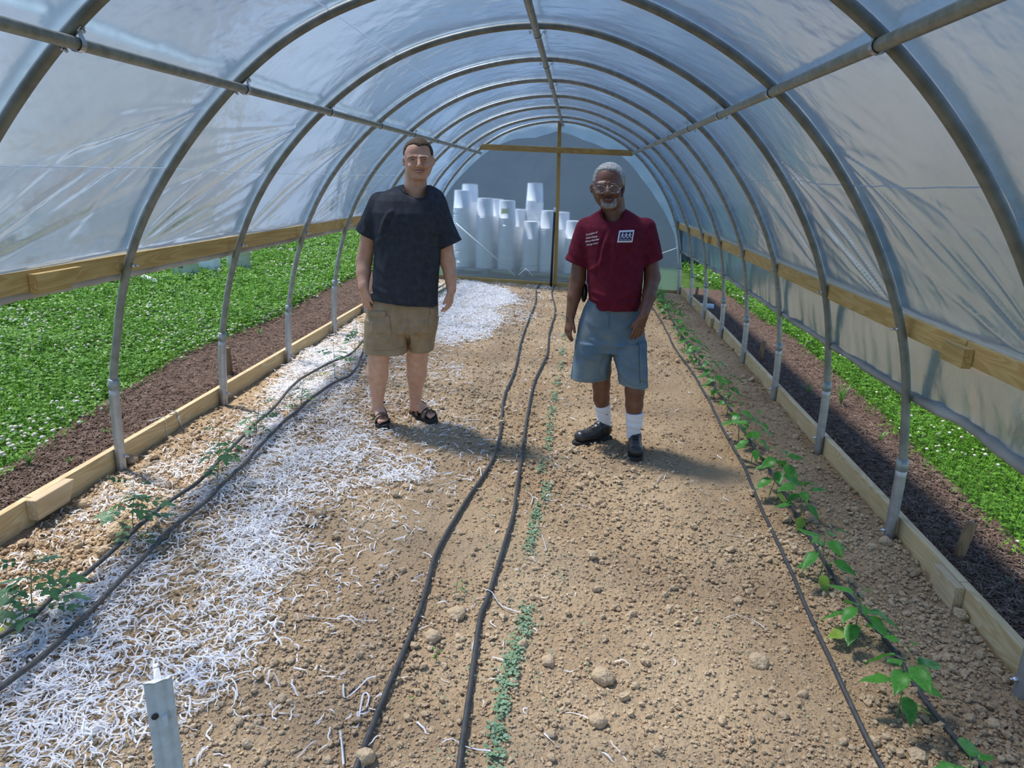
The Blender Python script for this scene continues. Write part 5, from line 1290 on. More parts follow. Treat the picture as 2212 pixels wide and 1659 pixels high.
M['lash'] = mat('dark_lashes', (.02, .012, .01), .7); M['wire'] = mat('silver_wire', (.6, .6, .62), .25, 1.); M['printw'] = mat('white_shirt_print', (.74, .74, .78), .8); M['navyp'] = mat('navy_print', (.035, .02, .07), .8)
M['lens'] = mat('clear_lens', (.9, .95, .95), .05, 0, spec=.6)
_n = M['lens'].node_tree; _t = _n.nodes.new('ShaderNodeBsdfTransparent'); _m = _n.nodes.new('ShaderNodeMixShader'); _m.inputs[0].default_value = .95
_n.links.new(_n.nodes['Principled BSDF'].outputs[0], _m.inputs[1]); _n.links.new(_t.outputs[0], _m.inputs[2]); _n.links.new(_m.outputs[0], _n.nodes['Material Output'].inputs[0])

def head(P, f, c, W, Hh, tilt=0., nose=1., off=-.02):
    """c = (px,py) of the nose bridge between the eyes; W half face width, Hh eye-to-chin height in pixels"""
    x, y = c; q = lambda a, b, d: (x + a * W + tilt * b * Hh, y + b * Hh, d)
    P.ell(f, q(off, -.30, .014), W * 1.0, .098, Hh * .78, .01)                    # cranium
    P.ell(f, q(0, .05, -.012), W * .93, .076, Hh * .80, .012)                      # mid face
    P.ell(f, q(.02, .52, -.018), W * .78, .066, Hh * .46, .015)                    # jaw
    P.ell(f, q(.05, .86, -.060), W * .34, .024, Hh * .17, .016)                    # chin
    for s in (-1, 1):
        P.cap(f, q(s * .80, .22, .012), q(s * .34 + .04, .86, -.048), W * .20, W * .20, .016)  # jaw line
        P.ell(f, q(s * .50 + .02, .30, -.068), W * .25, .022, Hh * .15, .014)      # smiling cheeks
        P.cap(f, q(s * .14, -.16, -.084), q(s * .62, -.14, -.069), W * .11, W * .10, .014)  # brow
        P.ell(f, q(s * .42, -.03, -.100), W * .22, .018, Hh * .085, .010, sub=True)   # sockets
        P.ell(f, q(s * .42, -.03, -.0785), W * .19, .0105, Hh * .085, .006)         # lids
        P.ell(f, q(s * .42, -.025, -.091), W * .155, .012, Hh * .028, .002, sub=True)   # squinting slit
        P.cap(f, q(s * .20 + .02, .36, -.088), q(s * .52 + .02, .62, -.074), W * .045, W * .035, .010, sub=True)   # smile folds
    P.cap(f, q(.02, -.10, -.086), q(.04, .26, -.104 - .006 * nose), W * .10, W * .15 * nose, .007)      # nose ridge
    P.ell(f, q(.04, .30, -.106 - .004 * nose), W * .15 * nose, .014, Hh * .075, .006)
    for s in (-1, 1):
        P.ell(f, q(s * .16 * nose + .04, .335, -.094), W * .105 * nose, .012, Hh * .055, .005)
        P.ell(f, q(s * .09 * nose + .04, .385, -.100), W * .05, .008, Hh * .022, .003, sub=True)
    # lips and mouth opening
    my = .55; mw = .38
    up = [q(-mw + .04, my - .03, -.073), q(-mw * .5 + .04, my - .015, -.086), q(.04, my - .005, -.091), q(mw * .5 + .04, my - .015, -.086), q(mw + .04, my - .03, -.073)]
    lo = [q(-mw + .04, my - .02, -.073), q(-mw * .5 + .04, my + .075, -.084), q(.04, my + .105, -.088), q(mw * .5 + .04, my + .075, -.084), q(mw + .04, my - .02, -.073)]
    P.chain(f, up, [W * .025, W * .035, W * .04, W * .035, W * .025], .006); P.chain(f, lo, [W * .025, W * .045, W * .055, W * .045, W * .025], .006)
    mid = [q(-mw * .88 + .04, my - .005, -.080), q(-mw * .45 + .04, my + .032, -.090), q(.04, my + .046, -.094), q(mw * .45 + .04, my + .032, -.090), q(mw * .88 + .04, my - .005, -.080)]
    P.chain(f, mid, [W * .03, W * (.052 if nose == 1. else .035), W * (.062 if nose == 1. else .04), W * (.052 if nose == 1. else .035), W * .03], .003, sub=True)
    for s in (-1, 1):                                                              # ears
        e = q(s * 1.02, .06, .012); cc = P.p(*e); u = P.m(cc)
        P.ell(f, e, W * .12, .017, Hh * .21, .006); P.ell(f, q(s * 1.09, .04, .004), W * .06, .010, Hh * .12, .004, sub=True); P.ell(f, q(s * .98, .22, .006), W * .08, .009, Hh * .06, .006)
    return q
def face_parts(P, root, body, q, W, Hh, skin, lens=False):
    T = bvh([body])
    for s in (-1, 1):
        c = Vector(P.p(*q(s * .42, -.025, -.0745))); u = P.m(c); V, F = sphere(c, 1, 16, 12, (W * u * .19, .0085, Hh * u * .075)); e = obj('eye', V, F, M['eyew'], root)
        d = (Vector((0, 0, CZ)) - c).normalized(); obj('iris', *sphere(c + d * .0062, .0047, 12, 8, (1, .7, .95)), M['iris'], e)
        pts = [cast(T, *q(s * .42 + t, -.025 - .028 * (1 - (t / .16) ** 2), 0)[:2], .0004) for W_ in (1,) for t in (-.16, -.08, 0, .08, .16)]
        pts = [p for p in pts if p is not None]
        if len(pts) > 3: obj('eyelashes', *tube(spline(pts, .004), .0011, 5), M['lash'], e)
        pts = [q(s * a, b, 0)[:2] for a, b in ((.13, -.105), (.30, -.15), (.50, -.155), (.68, -.09))]
        h = [cast(T, *p, .0006) for p in pts]; h = [p for p in h if p is not None]
        if len(h) > 2:
            h = spline(h, .005); n = len(h); obj('eyebrow', *tube(h, [.0010 + .0018 * math.sin(math.pi * (i + .6) / n) for i in range(n)], 6), M['hair'] if skin is M['skin'] else M['beard'], root)
    c = Vector(P.p(*q(.04, .585, -.072))); u = P.m(c); obj('teeth', *sphere(c, 1, 16, 8, (W * u * .33, .0165, Hh * u * .045)), M['teeth'], root)

def hair_shell(P, V, F, line, side_py, ear, th, seed):
    """short hair: the scalp faces above the hairline, lifted off the skin"""
    c = V[F].mean(1); px, py, _ = proj(c); y = c[:, 1] - P.y0; L = np.array(line, float)
    hl = np.interp(px, L[:, 0], L[:, 1]) + (vn(px * .9, py * .9, seed) - .5) * 1.2
    front = y < .012; keep = np.where(front, py < hl, py < side_py + 40 * np.clip(y - .03, 0, .06)) & (c[:, 2] > P.p(ear[0], ear[1])[2] - .05)
    a = V[F]; area_ok = py < side_py + 12
    near_ear = (np.abs(y - .012) < .022) & (py > ear[1]) & (np.minimum(np.abs(px - ear[0]), np.abs(px - ear[2])) < 7)
    earzone = ((px < ear[0] + 2.2) | (px > ear[2] - 2.2)) & (py > ear[1] - 9) & (y < .036)
    keep &= area_ok & ~near_ear & ~earzone
    Fk = F[keep]; used, inv = np.unique(Fk, return_inverse=True); Fk = inv.reshape(Fk.shape); Vk = V[used]
    e = np.concatenate([Fk[:, [0, 1]], Fk[:, [1, 2]], Fk[:, [2, 3]], Fk[:, [3, 0]]]); es = np.sort(e, 1); key = es[:, 0].astype(np.int64) * 1000003 + es[:, 1]; uq, cn = np.unique(key, return_counts=True); bd = np.isin(key, uq[cn == 1])
    rim = np.zeros(len(Vk), bool); rim[e[bd].ravel()] = True; dist = np.where(rim, 0., 9.)
    for _ in range(5):
        m = dist.copy(); np.minimum.at(m, e[:, 0], dist[e[:, 1]] + 1); np.minimum.at(m, e[:, 1], dist[e[:, 0]] + 1); dist = m
    t = np.clip(dist / 3.5, 0, 1); out = displace(Vk, Fk, th * t * (.75 + .5 * vn(Vk[:, 0] * 260, Vk[:, 2] * 260 + Vk[:, 1] * 200, seed)) + .0004)
    inn = displace(Vk, Fk, np.full(len(Vk), -.002)); n = len(out); F2 = [tuple(q) for q in Fk.tolist()] + [tuple(i + n for i in reversed(q)) for q in Fk.tolist()]
    for i, j in e[bd].tolist(): F2.append((j, i, i + n, j + n))
    return np.vstack([out, inn]), F2
def lip_index(P, V, F, q, W):
    c = V[F].mean(1); px, py, _ = proj(c); out = np.zeros(len(F), np.int32)
    x0, ya, _ = q(.04, .49, 0); _, yb, _ = q(.04, .70, 0); hw = W * .40; t = np.clip(np.abs(px - x0) / hw, 0, 1)
    cen = ya + (yb - ya) * .42 - (yb - ya) * .35 * t * t; hh = (yb - ya) * .50 * (1 - t ** 2.2)
    out[(np.abs(px - x0) < hw) & (np.abs(py - cen) < hh) & (c[:, 1] < P.y0 - .055)] = 1; return out

# ================================================================== man in the dark T-shirt
A = Person(4.50); rootA = thing('person', 'man in a charcoal T-shirt, khaki cargo shorts and sandals, standing and smiling', 'person', (-1.117, 4.45, float(G(-1.117, 4.45))))
fA = Field(axis(-1.50, -.70, .0065, ((-1.43, -1.24, .0035), (-1.16, -.93, .0026), (-.93, -.76, .0035))), axis(4.18, 4.98, .0065, ((4.36, 4.66, .0032),)), axis(-.16, 1.80, .0075, ((.54, .86, .0034), (1.44, 1.80, .0026), (-.16, .03, .004))))
qA = head(A, fA, (904.5, 346), 31.0, 42, .03)
A.cap(fA, (898, 372, .03), (897, 425, .045), 23, 26, .02); A.cap(fA, (897, 412, .05), (828, 448, .04), 14, 14, .02); A.cap(fA, (900, 412, .055), (938, 455, .055), 14, 14, .02)
A.cap(fA, (884, 485, .03), (876, 600, .02), 50, 54, .03, flat=.75); A.cap(fA, (874, 640, .02), (868, 680, .02), 54, 52, .03, flat=.72)
A.chain(fA, [(822, 460, .03), (798, 505, .02), (787, 562, .015), (785, 590, -.03), (786, 622, -.09)], [15, 17, 17, 15.2, 10.6], .015)
A.chain(fA, [(944, 464, .05), (961, 520, .045), (967, 565, .04), (973, 596, .02), (975, 626, .0)], [15, 16, 16.5, 13.5, 10.2], .015)
ft1 = [(836, 690, .0), (820, 752, -.02), (817, 778, -.02), (815.5, 806, .0), (816, 842, .02), (815, 880, .04)]
A.chain(fA, ft1, [30, 23, 22.5, 22.5, 15.5, 11.8], .015); A.ell(fA, (814, 800, .0), 20, .05, 26, .02)
ft2 = [(905, 690, .05), (902, 748, .09), (901, 775, .11), (900, 806, .13), (897.5, 846, .16), (897, 874, .19)]
A.chain(fA, ft2, [28, 22, 22.5, 21.5, 14, 12], .015); A.ell(fA, (900, 797, .14), 19, .05, 26, .02)
hw1 = A.p(786, 622, -.09); make_hand(fA, hw1, (.10, -.06, -1), (.55, .75, .05), 1, 1.02, (.45, .5, .55, .6), (.42, .35))
hw2 = A.p(975, 626, .0); make_hand(fA, hw2, (-.10, -.12, -1), (-.92, .25, .0), -1, 1.0, (.5, .6, .7, .75), (.45, .35))
def bare_foot(f, heel, toe, z, w_=.045):
    heel, toe = Vector(heel), Vector(toe); d = (toe - heel); L = d.length; d.normalize(); s = Vector((d.y, -d.x, 0)); b = lambda t, o, h: heel + d * (L * t) + s * o + Vector((0, 0, h))
    f.cap(b(.05, 0, .038), b(.30, 0, .045), .030, .032, .015); f.cap(b(.2, 0, .07), b(.55, .003, .038), .030, .024, .02)
    f.cap(b(.3, .012, .035), b(.72, .020, .028), .025, .020, .015); f.cap(b(.3, -.012, .030), b(.70, -.022, .022), .023, .018, .015)
    for i, (o, L2, r) in enumerate(((.026, .99, .0125), (.009, .97, .0088), (-.006, .94, .0083), (-.019, .90, .0078), (-.031, .85, .0074))):
        f.cap(b(.70, o * .85, .024), b(L2 - .04, o, .018), r * 1.05, r, .004)
    return b, L, d, s
def on_ground(px, py, h=0): p = gnd(px, py); p.z = sz(p.x, p.y) + h; return p
h1 = on_ground(818, 902, .03); t1 = on_ground(832, 936, .03); t1 = h1 + (t1 - h1).normalized() * .255; t1.z = h1.z
h2 = on_ground(893, 893, .03); d2 = (on_ground(950, 921, .03) - h2).normalized(); t2 = h2 + d2 * .262; t2.z = h2.z
b1 = bare_foot(fA, h1, t1, 0); b2 = bare_foot(fA, h2, t2, 0)
A.cap(fA, (815, 878, -.055), tuple([0, 0, 0]), 0, 0) if False else fA.cap(A.p(815, 878, .04), b1[0](.13, 0, .045), .034, .033, .02); fA.cap(A.p(815, 884, .035), b1[0](.48, 0, .045), .030, .024, .03)
fA.cap(A.p(897, 872, .19), b2[0](.13, 0, .045), .035, .033, .02); fA.cap(A.p(897, 878, .185), b2[0](.48, 0, .045), .030, .024, .03)
VA, FA = fA.mesh(); VA = relax(VA, FA, 1); bodyA = (VA, FA)
body = obj('body', VA, FA, M['skin'], rootA, mats=[M['skin'], M['lip']], mi=lip_index(A, VA, FA, qA, 31)); body['label'] = 'fair tanned skin'
face_parts(A, rootA, bodyA, qA, 31, 42, M['skin'])
# hair
V, F = hair_shell(A, VA, FA, [(868, 345), (872, 342), (874, 328), (879, 318), (883, 314), (893, 311.5), (900, 313.5), (906, 317), (912, 314.5), (922, 314.5), (927, 319), (929, 327), (932, 342), (936, 345)], 352, (871, 345, 934), .0042, 3)
o = obj('hair', V, F, M['hair'], rootA); o['label'] = 'very short brown hair'
# T-shirt
sf = Field(axis(-1.56, -.62, .0055), axis(4.22, 4.80, .0055), axis(.54, 1.62, .0055))
A.sec(sf, [(399, 866, 926, .00, .10), (404, 852, 938, -.03, .12), (411, 834, 950, -.05, .13), (420, 815, 958, -.075, .14), (434, 805, 962, -.10, .15), (460, 803, 962, -.13, .155), (500, 808, 957, -.14, .15), (540, 810, 951, -.145, .14), (593, 801, 948, -.155, .14), (640, 797, 946, -.165, .145), (664, 797, 947, -.165, .15), (690, 797, 947, -.165, .15)], .02)
A.cap(sf, (822, 440, .03), (789, 512, .01), 24, 26, .02, flat=.95); A.cap(sf, (822, 440, .03), (776, 560, .01), 24, 28, .02, flat=.95)
A.cap(sf, (944, 450, .05), (977, 535, .03), 24, 25, .02, flat=.95); A.cap(sf, (977, 535, .03), (990, 580, .03), 25, 25, .02)
def cutsleeve(P, f, a, b, keep, lo, hi):
    a, b = P.p(*a), P.p(*b); n = np.array([b[2] - a[2], 0, -(b[0] - a[0])]); k = np.array(P.p(*keep)); 
    if np.dot(n, k - a) > 0: n = -n
    f.plane(a, n, lo, hi)
cutsleeve(A, sf, (768, 496, 0), (812, 520, 0), (800, 450, 0), (-1.6, 4.2, .8), (A.p(809, 520, 0)[0], 4.8, 1.45))
cutsleeve(A, sf, (953, 538, 0), (996, 519, 0), (960, 470, 0), (A.p(953.5, 520, 0)[0], 4.2, .8), (-.6, 4.8, 1.45))
hz = A.p(880, 661, -.1)[2]; sf.plane((0, 0, hz), (-.035, -.02, -1)) if False else sf.plane(tuple(A.p(880, 662, -.15)), (-.09, 0, -1))
sf.cap(A.p(903, 370, .02), A.p(897, 418, .02), .058, .082, .008, sub=True); sf.ell(A.p(900, 412, -.07), (.075, .06, .045), .01, sub=True)
V, F = sf.mesh(); V = relax(V, F, 2); V = displace(V, F, wrinkle(V, 11, .006, 7, 6) + creases(V, [(815, 512, 850, 448, 5, .011), (812, 530, 845, 490, 5, .008), (950, 530, 930, 470, 5, .010), (806, 570, 860, 610, 6, .007), (946, 570, 905, 620, 6, .007), (925, 550, 929, 655, 5, .008), (905, 560, 912, 650, 6, .006), (800, 620, 870, 645, 6, .006), (850, 520, 830, 600, 8, .005), (890, 440, 885, 520, 9, .004), (790, 470, 785, 505, 5, .006), (972, 480, 975, 520, 5, .006)], A.y0)); teeA = (V, F)
shirt = obj('t_shirt', V, F, M['tee'], rootA); TT = bvh([teeA]); shirt['label'] = 'charcoal navy cotton T-shirt'
obj('collar', *seamline(TT, [(862, 402), (866, 408), (874, 416), (886, 424), (900, 429), (914, 428), (924, 422), (929, 414)], .0058, .002), M['tee'], shirt)
obj('chest_pocket', *patch(TT, [(930, 475), (958, 478), (955, 510), (930, 508)], 8, 8, .0035), M['tee'], shirt)
obj('hem', *seamline(TT, [(801, 650), (830, 655), (870, 658), (910, 657), (942, 655)], .0018, .0012), M['tee'], shirt)
# shorts
kf = Field(axis(-1.50, -.78, .0055), axis(4.22, 4.95, .0055), axis(.20, .96, .0055))
A.sec(kf, [(636, 800, 944, -.13, .16), (660, 795, 945, -.14, .165), (690, 790, 944, -.14, .17), (712, 789, 940, -.135, .18)], .02, 2.5)
A.sec(kf, [(688, 790, 884, -.14, .165), (705, 789, 882, -.138, .15), (735, 788, 879, -.13, .12), (775, 788, 879, -.125, .10)], .012, 2.4); A.sec(kf, [(688, 866, 944, -.125, .175), (705, 872, 940, -.10, .185), (735, 878, 933, -.03, .20), (772, 880, 928, .0, .21)], .012, 2.4)
A.ell(kf, (881, 708, .02), 13, .12, 18, .01)
kf.plane(tuple(A.p(833, 761, -.15)), (.03, 0, -1), (-1.6, 4, -.2), (A.p(879.5, 740, -.1)[0], 5, .40)); kf.plane(tuple(A.p(904, 757, -.02)), (0, 0, -1), (A.p(879.5, 740, -.1)[0], 4, -.2), (-.6, 5, .40))
V, F = kf.mesh(); V = relax(V, F, 2); V = displace(V, F, wrinkle(V, 14, .005, 8, 6) + creases(V, [(880, 690, 850, 740, 5, .010), (884, 695, 915, 735, 5, .008), (870, 700, 872, 750, 5, .006), (800, 720, 860, 742, 5, .006), (885, 715, 890, 750, 5, .008)], A.y0)); TK = bvh([(V, F)])
sh = obj('shorts', V, F, M['khaki'], rootA); sh['label'] = 'khaki cargo shorts'
obj('pocket_bag', *patch(TK, [(801, 684), (841, 682), (847, 722), (799, 720)], 10, 10, .008), M['khaki'], sh)
obj('pocket_flap', *patch(TK, [(799, 672), (835, 672), (832, 688), (800, 685)], 8, 5, .013), M['khaki'], sh)
obj('pocket_bag', *patch(TK, [(927, 678), (942, 676), (938, 716), (926, 714)], 6, 8, .007), M['khaki'], sh)
obj('pocket_flap', *patch(TK, [(928, 666), (943, 664), (942, 682), (932, 683)], 6, 5, .012), M['khaki'], sh)
obj('fly_seam', *seamline(TK, [(881, 664), (880, 680), (877, 694)], .0016), M['khaki'], sh)
obj('leg_hem', *seamline(TK, [(791, 754), (810, 757), (840, 757), (872, 750)], .0016), M['khaki'], sh)
# sandals
def sandal(bf, flipx, lab):
    b, L, d, s = bf; g = bpy.data.objects.new('sandal', None); g.empty_display_size = .05; link(g, rootA); g.location = Vector(b(.5, 0, -.03)) - rootA.location; g['label'] = lab
    out = [(-.06, 0), (-.045, .030), (.15, .036), (.45, .038), (.70, .050), (.90, .046), (1.03, .026), (1.06, .0), (1.02, -.024), (.90, -.042), (.70, -.048), (.45, -.036), (.15, -.034), (-.045, -.030)]
    out = [(p.x, p.y * .1) for p in spline([(t, o * 10, 0) for t, o in out] + [(out[0][0], out[0][1] * 10, 0)], .04)][:-1]
    V, F = prism([b(t, o, -.026) for t, o in out], (0, 0, .027)); obj('sole', V, F, M['sole'], g, smooth=False)
    def band(t, w_, h, name, m, half=.043, lean=0., a0=-12, a1=192, th=.003):
        P = []
        n = 16
        V, F = [], []
        for k in range(n + 1):
            a = math.radians(a0 + (a1 - a0) * k / n)
            for e in (-1, 1):
                for r in (0, th):
                    V.append(b(t + e * w_ / 2 / L + lean * math.sin(a), (half + r) * math.cos(a), .004 + (h + r) * max(-.15, math.sin(a))))
        for k in range(n):
            i = k * 4; F += [(i + 1, i + 3, i + 7, i + 5), (i, i + 4, i + 6, i + 2), (i, i + 1, i + 5, i + 4), (i + 2, i + 6, i + 7, i + 3)]
        obj(name, V, F, m, g)
    band(.74, .044, .046, 'toe_strap', M['strap'], .048); band(.815, .008, .048, 'toe_strap_edge', M['strap_b'], .049)
    band(.40, .036, .086, 'instep_strap', M['strap'], .043, -.08); band(.47, .008, .085, 'instep_strap_edge', M['strap_b'], .0445, -.08)
    band(.60, .010, .058, 'cross_strap', M['strap_b'], .046, .10)
    # heel counter round the back of the foot
    V, F = [], []; n = 14
    for k in range(n + 1):
        a = math.radians(-100 + 200 * k / n)
        for zz in (.0, .035, .068 - .020 * abs(math.sin(a))):
            for r in (.0, .003): V.append(b(.13 - (.047 + r + .03 * 0) * math.cos(a) / L * 1.0, (.036 + r) * math.sin(a), zz))
    for k in range(n):
        i = k * 6
        for z_ in (0, 2): F += [(i + z_ + 1, i + z_ + 3, i + z_ + 9, i + z_ + 7), (i + z_, i + z_ + 6, i + z_ + 8, i + z_ + 2)]
        F.append((i + 4, i + 5, i + 11, i + 10))
    obj('heel_strap', V, F, M['strap'], g)
    obj('ankle_strap', *tube([b(.13 + .13 * math.cos(a), .040 * math.sin(a), .088 + .018 * math.cos(a)) for a in np.linspace(0, 2 * math.pi, 24)], .006, 8), M['strap_b'], g)
sandal(b1, 1, 'brown strap sandal pointing at the camera'); sandal(b2, 1, 'brown strap sandal turned to the right')

# ================================================================== man in the maroon T-shirt
B = Person(4.42); rootB = thing('person', 'grey-haired man in a maroon T-shirt, long denim shorts, white socks and black shoes', 'person', (.33, 4.42, float(G(.33, 4.42))))
fB = Field(axis(-.06, .72, .0065, ((-.02, .10, .0035), (.10, .34, .0026), (.36, .52, .0035))), axis(4.06, 4.86, .0065, ((4.26, 4.58, .0032),)), axis(-.18, 1.66, .0075, ((.34, .68, .0034), (1.26, 1.66, .0026))))
qB = head(B, fB, (1312, 404), 33.5, 46, .03, nose=1.2, off=.12)
B.cap(fB, (1324, 430, .035), (1327, 482, .045), 24, 27, .02); B.cap(fB, (1322, 470, .05), (1272, 502, .04), 14, 14, .02); B.cap(fB, (1330, 470, .055), (1384, 502, .04), 14, 14, .02)
B.cap(fB, (1330, 530, .03), (1330, 620, .03), 46, 48, .03, flat=.75); B.cap(fB, (1326, 650, .03), (1318, 705, .03), 48, 50, .03, flat=.72)
B.chain(fB, [(1268, 514, .03), (1253, 560, .03), (1248, 600, .02), (1240, 640, .0), (1232, 684, -.02)], [14, 16, 17, 14.5, 9.8], .015)
B.chain(fB, [(1392, 512, .02), (1405, 560, .02), (1409, 600, -.01), (1402, 640, -.09), (1390, 682, -.17)], [14, 16.5, 17, 14.5, 10.4], .015)
B.chain(fB, [(1290, 720, .05), (1298, 800, .06), (1299, 832, .08), (1299, 860, .10), (1303, 890, .12), (1305, 915, .14)], [28, 22, 18.5, 17, 13.5, 12], .015)
B.chain(fB, [(1362, 720, .0), (1370, 810, -.04), (1371, 846, -.04), (1370, 875, -.035), (1369, 905, -.03), (1368, 942, -.02)], [28, 22, 20.5, 18.5, 14.5, 12.5], .015)
make_hand(fB, B.p(1232, 684, -.02), (-.12, -.1, -1), (.80, .55, .0), 1, .98, (.42, .5, .62, .7), (.50, .35), base=.25)
make_hand(fB, B.p(1390, 682, -.17), (-.26, -.12, -1), (-.35, .9, .0), -1, 1.0, (.35, .38, .42, .5), (.42, .3))
VB, FB = fB.mesh(); VB = relax(VB, FB, 1); bodyB = (VB, FB)
body = obj('body', VB, FB, M['skin_d'], rootB, mats=[M['skin_d'], M['lip_d']], mi=lip_index(B, VB, FB, qB, 33)); body['label'] = 'dark brown skin'
face_parts(B, rootB, bodyB, qB, 33, 46, M['skin_d'])
V, F = hair_shell(B, VB, FB, [(1280, 403), (1283.5, 401), (1287, 387), (1289, 376), (1292, 370), (1304, 367), (1317, 368), (1329, 369.5), (1337, 375), (1341.5, 385), (1343, 396), (1347, 404), (1352, 405)], 412, (1283, 402, 1351), .0065, 6)
o = obj('hair', V, F, M['hair_g'], rootB); o['label'] = 'short curly grey hair'
bf_ = Field(axis(.10, .30, .003), axis(4.26, 4.44, .003), axis(1.28, 1.46, .003))
P_ = qB
B.ell(bf_, P_(.05, .86, -.060), 33 * .46, .030, 46 * .20, .01)
for s in (-1, 1): B.cap(bf_, P_(s * .42 + .05, .58, -.066), P_(s * .36 + .05, .86, -.066), 3.8, 5.0, .008)
B.ell(bf_, P_(.05, .62, -.09), 33 * .35, .03, 46 * .14, .006, sub=True)
V, F = bf_.mesh(); V = relax(V, F, 1); V = displace(V, F, wrinkle(V, 8, .0022, 110, 110)); o = obj('goatee', V, F, M['beard'], rootB); o['label'] = 'short grey goatee'
TBd = bvh([bodyB]); mst = [cast(TBd, *P_(a, b, 0)[:2], .0005) for a, b in ((-.36, .56), (-.2, .475), (.04, .455), (.28, .475), (.44, .56))]
mst = [m_ for m_ in mst if m_ is not None]; obj('moustache', *tube(spline(mst, .005), .0034, 6), M['stubble'], rootB)
# glasses
g = bpy.data.objects.new('glasses', None); g.empty_display_size = .05; link(g, rootB); gc = Vector(B.p(*P_(0, .06, -.112))); g.location = gc - rootB.location; g['label'] = 'thin silver wire-rimmed glasses'
for s in (-1, 1):
    c = Vector(B.p(*P_(s * .46, .10, -.108))); u = B.m(c); rx, rz = 33 * .36 * u, 46 * .185 * u
    ring = [c + Vector((rx * math.cos(a), .006 * abs(math.cos(a)) * (1 if s * math.cos(a) > 0 else 0), rz * math.sin(a) - (.002 if math.sin(a) > 0 else 0))) for a in np.linspace(0, 2 * math.pi, 33)]
    fr = obj('rim', *tube(ring, .0011, 6), M['wire'], g)
    obj('lens', [c] + ring[:-1], [(0, k + 1, (k + 1) % 32 + 1) for k in range(32)], M['lens'], g)
    e = Vector(B.p(*P_(s * 1.02, .03, .01))); obj('temple', *tube(spline([c + Vector((s * rx, .006, .006)), c + Vector((s * (rx + .010), .03, .008)), e], .02), .0012, 6), M['wire'], g)
c = Vector(B.p(*P_(0.02, .04, -.116))); obj('bridge', *tube([c + Vector((-.011, .004, 0)), c + Vector((0, 0, .003)), c + Vector((.011, .004, 0))], .0012, 6), M['wire'], g)
M['blackpl'] = mat('black_plastic', (.01, .01, .012), .35)
e = Vector(B.p(*P_(1.0, -.02, -.01))); e2 = Vector(B.p(*P_(.98, .20, -.03))); e3 = Vector(B.p(*P_(.90, .45, -.045)))
o = obj('earpiece', *merge([tube(spline([e, e2, e3], .01), [.006 if i < 3 else .0045 for i in range(len(spline([e, e2, e3], .01)))], 8), sphere(e, .009, 10, 8)]), M['blackpl'], rootB); o['label'] = 'black phone earpiece over the ear'
# T-shirt
sf = Field(axis(-.14, .80, .0055), axis(4.08, 4.72, .0055), axis(.52, 1.42, .0055))
B.sec(sf, [(449, 1300, 1348, .00, .10), (456, 1294, 1362, -.03, .12), (466, 1277, 1380, -.05, .13), (478, 1262, 1398, -.075, .14), (492, 1255, 1404, -.10, .15), (520, 1258, 1403, -.13, .155), (560, 1265, 1394, -.145, .15), (600, 1268, 1391, -.155, .14), (640, 1270, 1386, -.165, .14), (668, 1276, 1382, -.16, .145), (690, 1280, 1380, -.155, .145)], .02)
B.cap(sf, (1268, 494, .03), (1242, 580, .02), 24, 27, .02, flat=.95); B.cap(sf, (1242, 580, .02), (1236, 620, .02), 27, 27, .02)
B.cap(sf, (1394, 494, .02), (1412, 580, .0), 24, 25, .02, flat=.95); B.cap(sf, (1412, 580, .0), (1416, 620, .0), 25, 25, .02)
cutsleeve(B, sf, (1221, 560, 0), (1268, 581, 0), (1250, 510, 0), (-.3, 4, .6), (B.p(1266.5, 570, 0)[0], 4.9, 1.22))
cutsleeve(B, sf, (1392, 574, 0), (1431, 558, 0), (1400, 510, 0), (B.p(1393, 570, 0)[0], 4, .6), (.9, 4.9, 1.22))
sf.plane(tuple(B.p(1325, 674, -.15)), (.02, -.15, -1))
sf.cap(B.p(1322, 428, .02), B.p(1326, 470, .025), .055, .078, .008, sub=True); sf.ell(B.p(1322, 464, -.06), (.066, .055, .04), .01, sub=True)
V, F = sf.mesh(); V = relax(V, F, 2); V = displace(V, F, wrinkle(V, 17, .006, 7, 6) + creases(V, [(1316, 500, 1290, 600, 4, .012), (1330, 520, 1318, 610, 5, .008), (1272, 585, 1305, 560, 5, .008), (1392, 575, 1368, 540, 5, .009), (1386, 600, 1350, 625, 5, .007), (1275, 645, 1330, 668, 5, .010), (1384, 650, 1330, 664, 5, .009), (1280, 625, 1320, 655, 5, .008), (1350, 640, 1385, 620, 5, .006), (1345, 530, 1380, 545, 6, .005), (1235, 530, 1240, 565, 5, .006), (1412, 510, 1418, 560, 5, .006)], B.y0)); TS = bvh([(V, F)])
shirt = obj('t_shirt', V, F, M['tee_r'], rootB); shirt['label'] = 'maroon cotton T-shirt with white lettering and a white patch'
obj('collar', *seamline(TS, [(1300, 464), (1303, 470), (1310, 476), (1320, 479), (1332, 476), (1342, 468), (1348, 458)], .0058, .002), M['tee_r'], shirt)
for s_, x0, y0, x1, y1, h in (('A project of', 1265.5, 509, 1291, 503, 5.6), ('Laurel County', 1265.5, 516, 1291, 512, 5.6), ('African American', 1263.5, 524, 1294, 518, 5.4), ('Heritage Center', 1266.5, 531, 1293, 526, 5.4)):
    obj('lettering', *textpatch(TS, s_, x0, y0, x1, y1, h, .12 if s_ == 'A project of' else .42, .0015), M['printw'], shirt, smooth=False)
pq = [(1337.5, 498), (1370.5, 496.5), (1366, 523.5), (1333, 524)]
def pu(u, v):
    a, b, c, d = [np.array(q, float) for q in pq]; q = (a * (1 - u) + b * u) * (1 - v) + (d * (1 - u) + c * u) * v; return tuple(q)
badge = obj('badge', *patch(TS, pq, 10, 8, .0022), M['printw'], shirt); badge['label'] = 'white patch with a dark panel of figures holding hands'
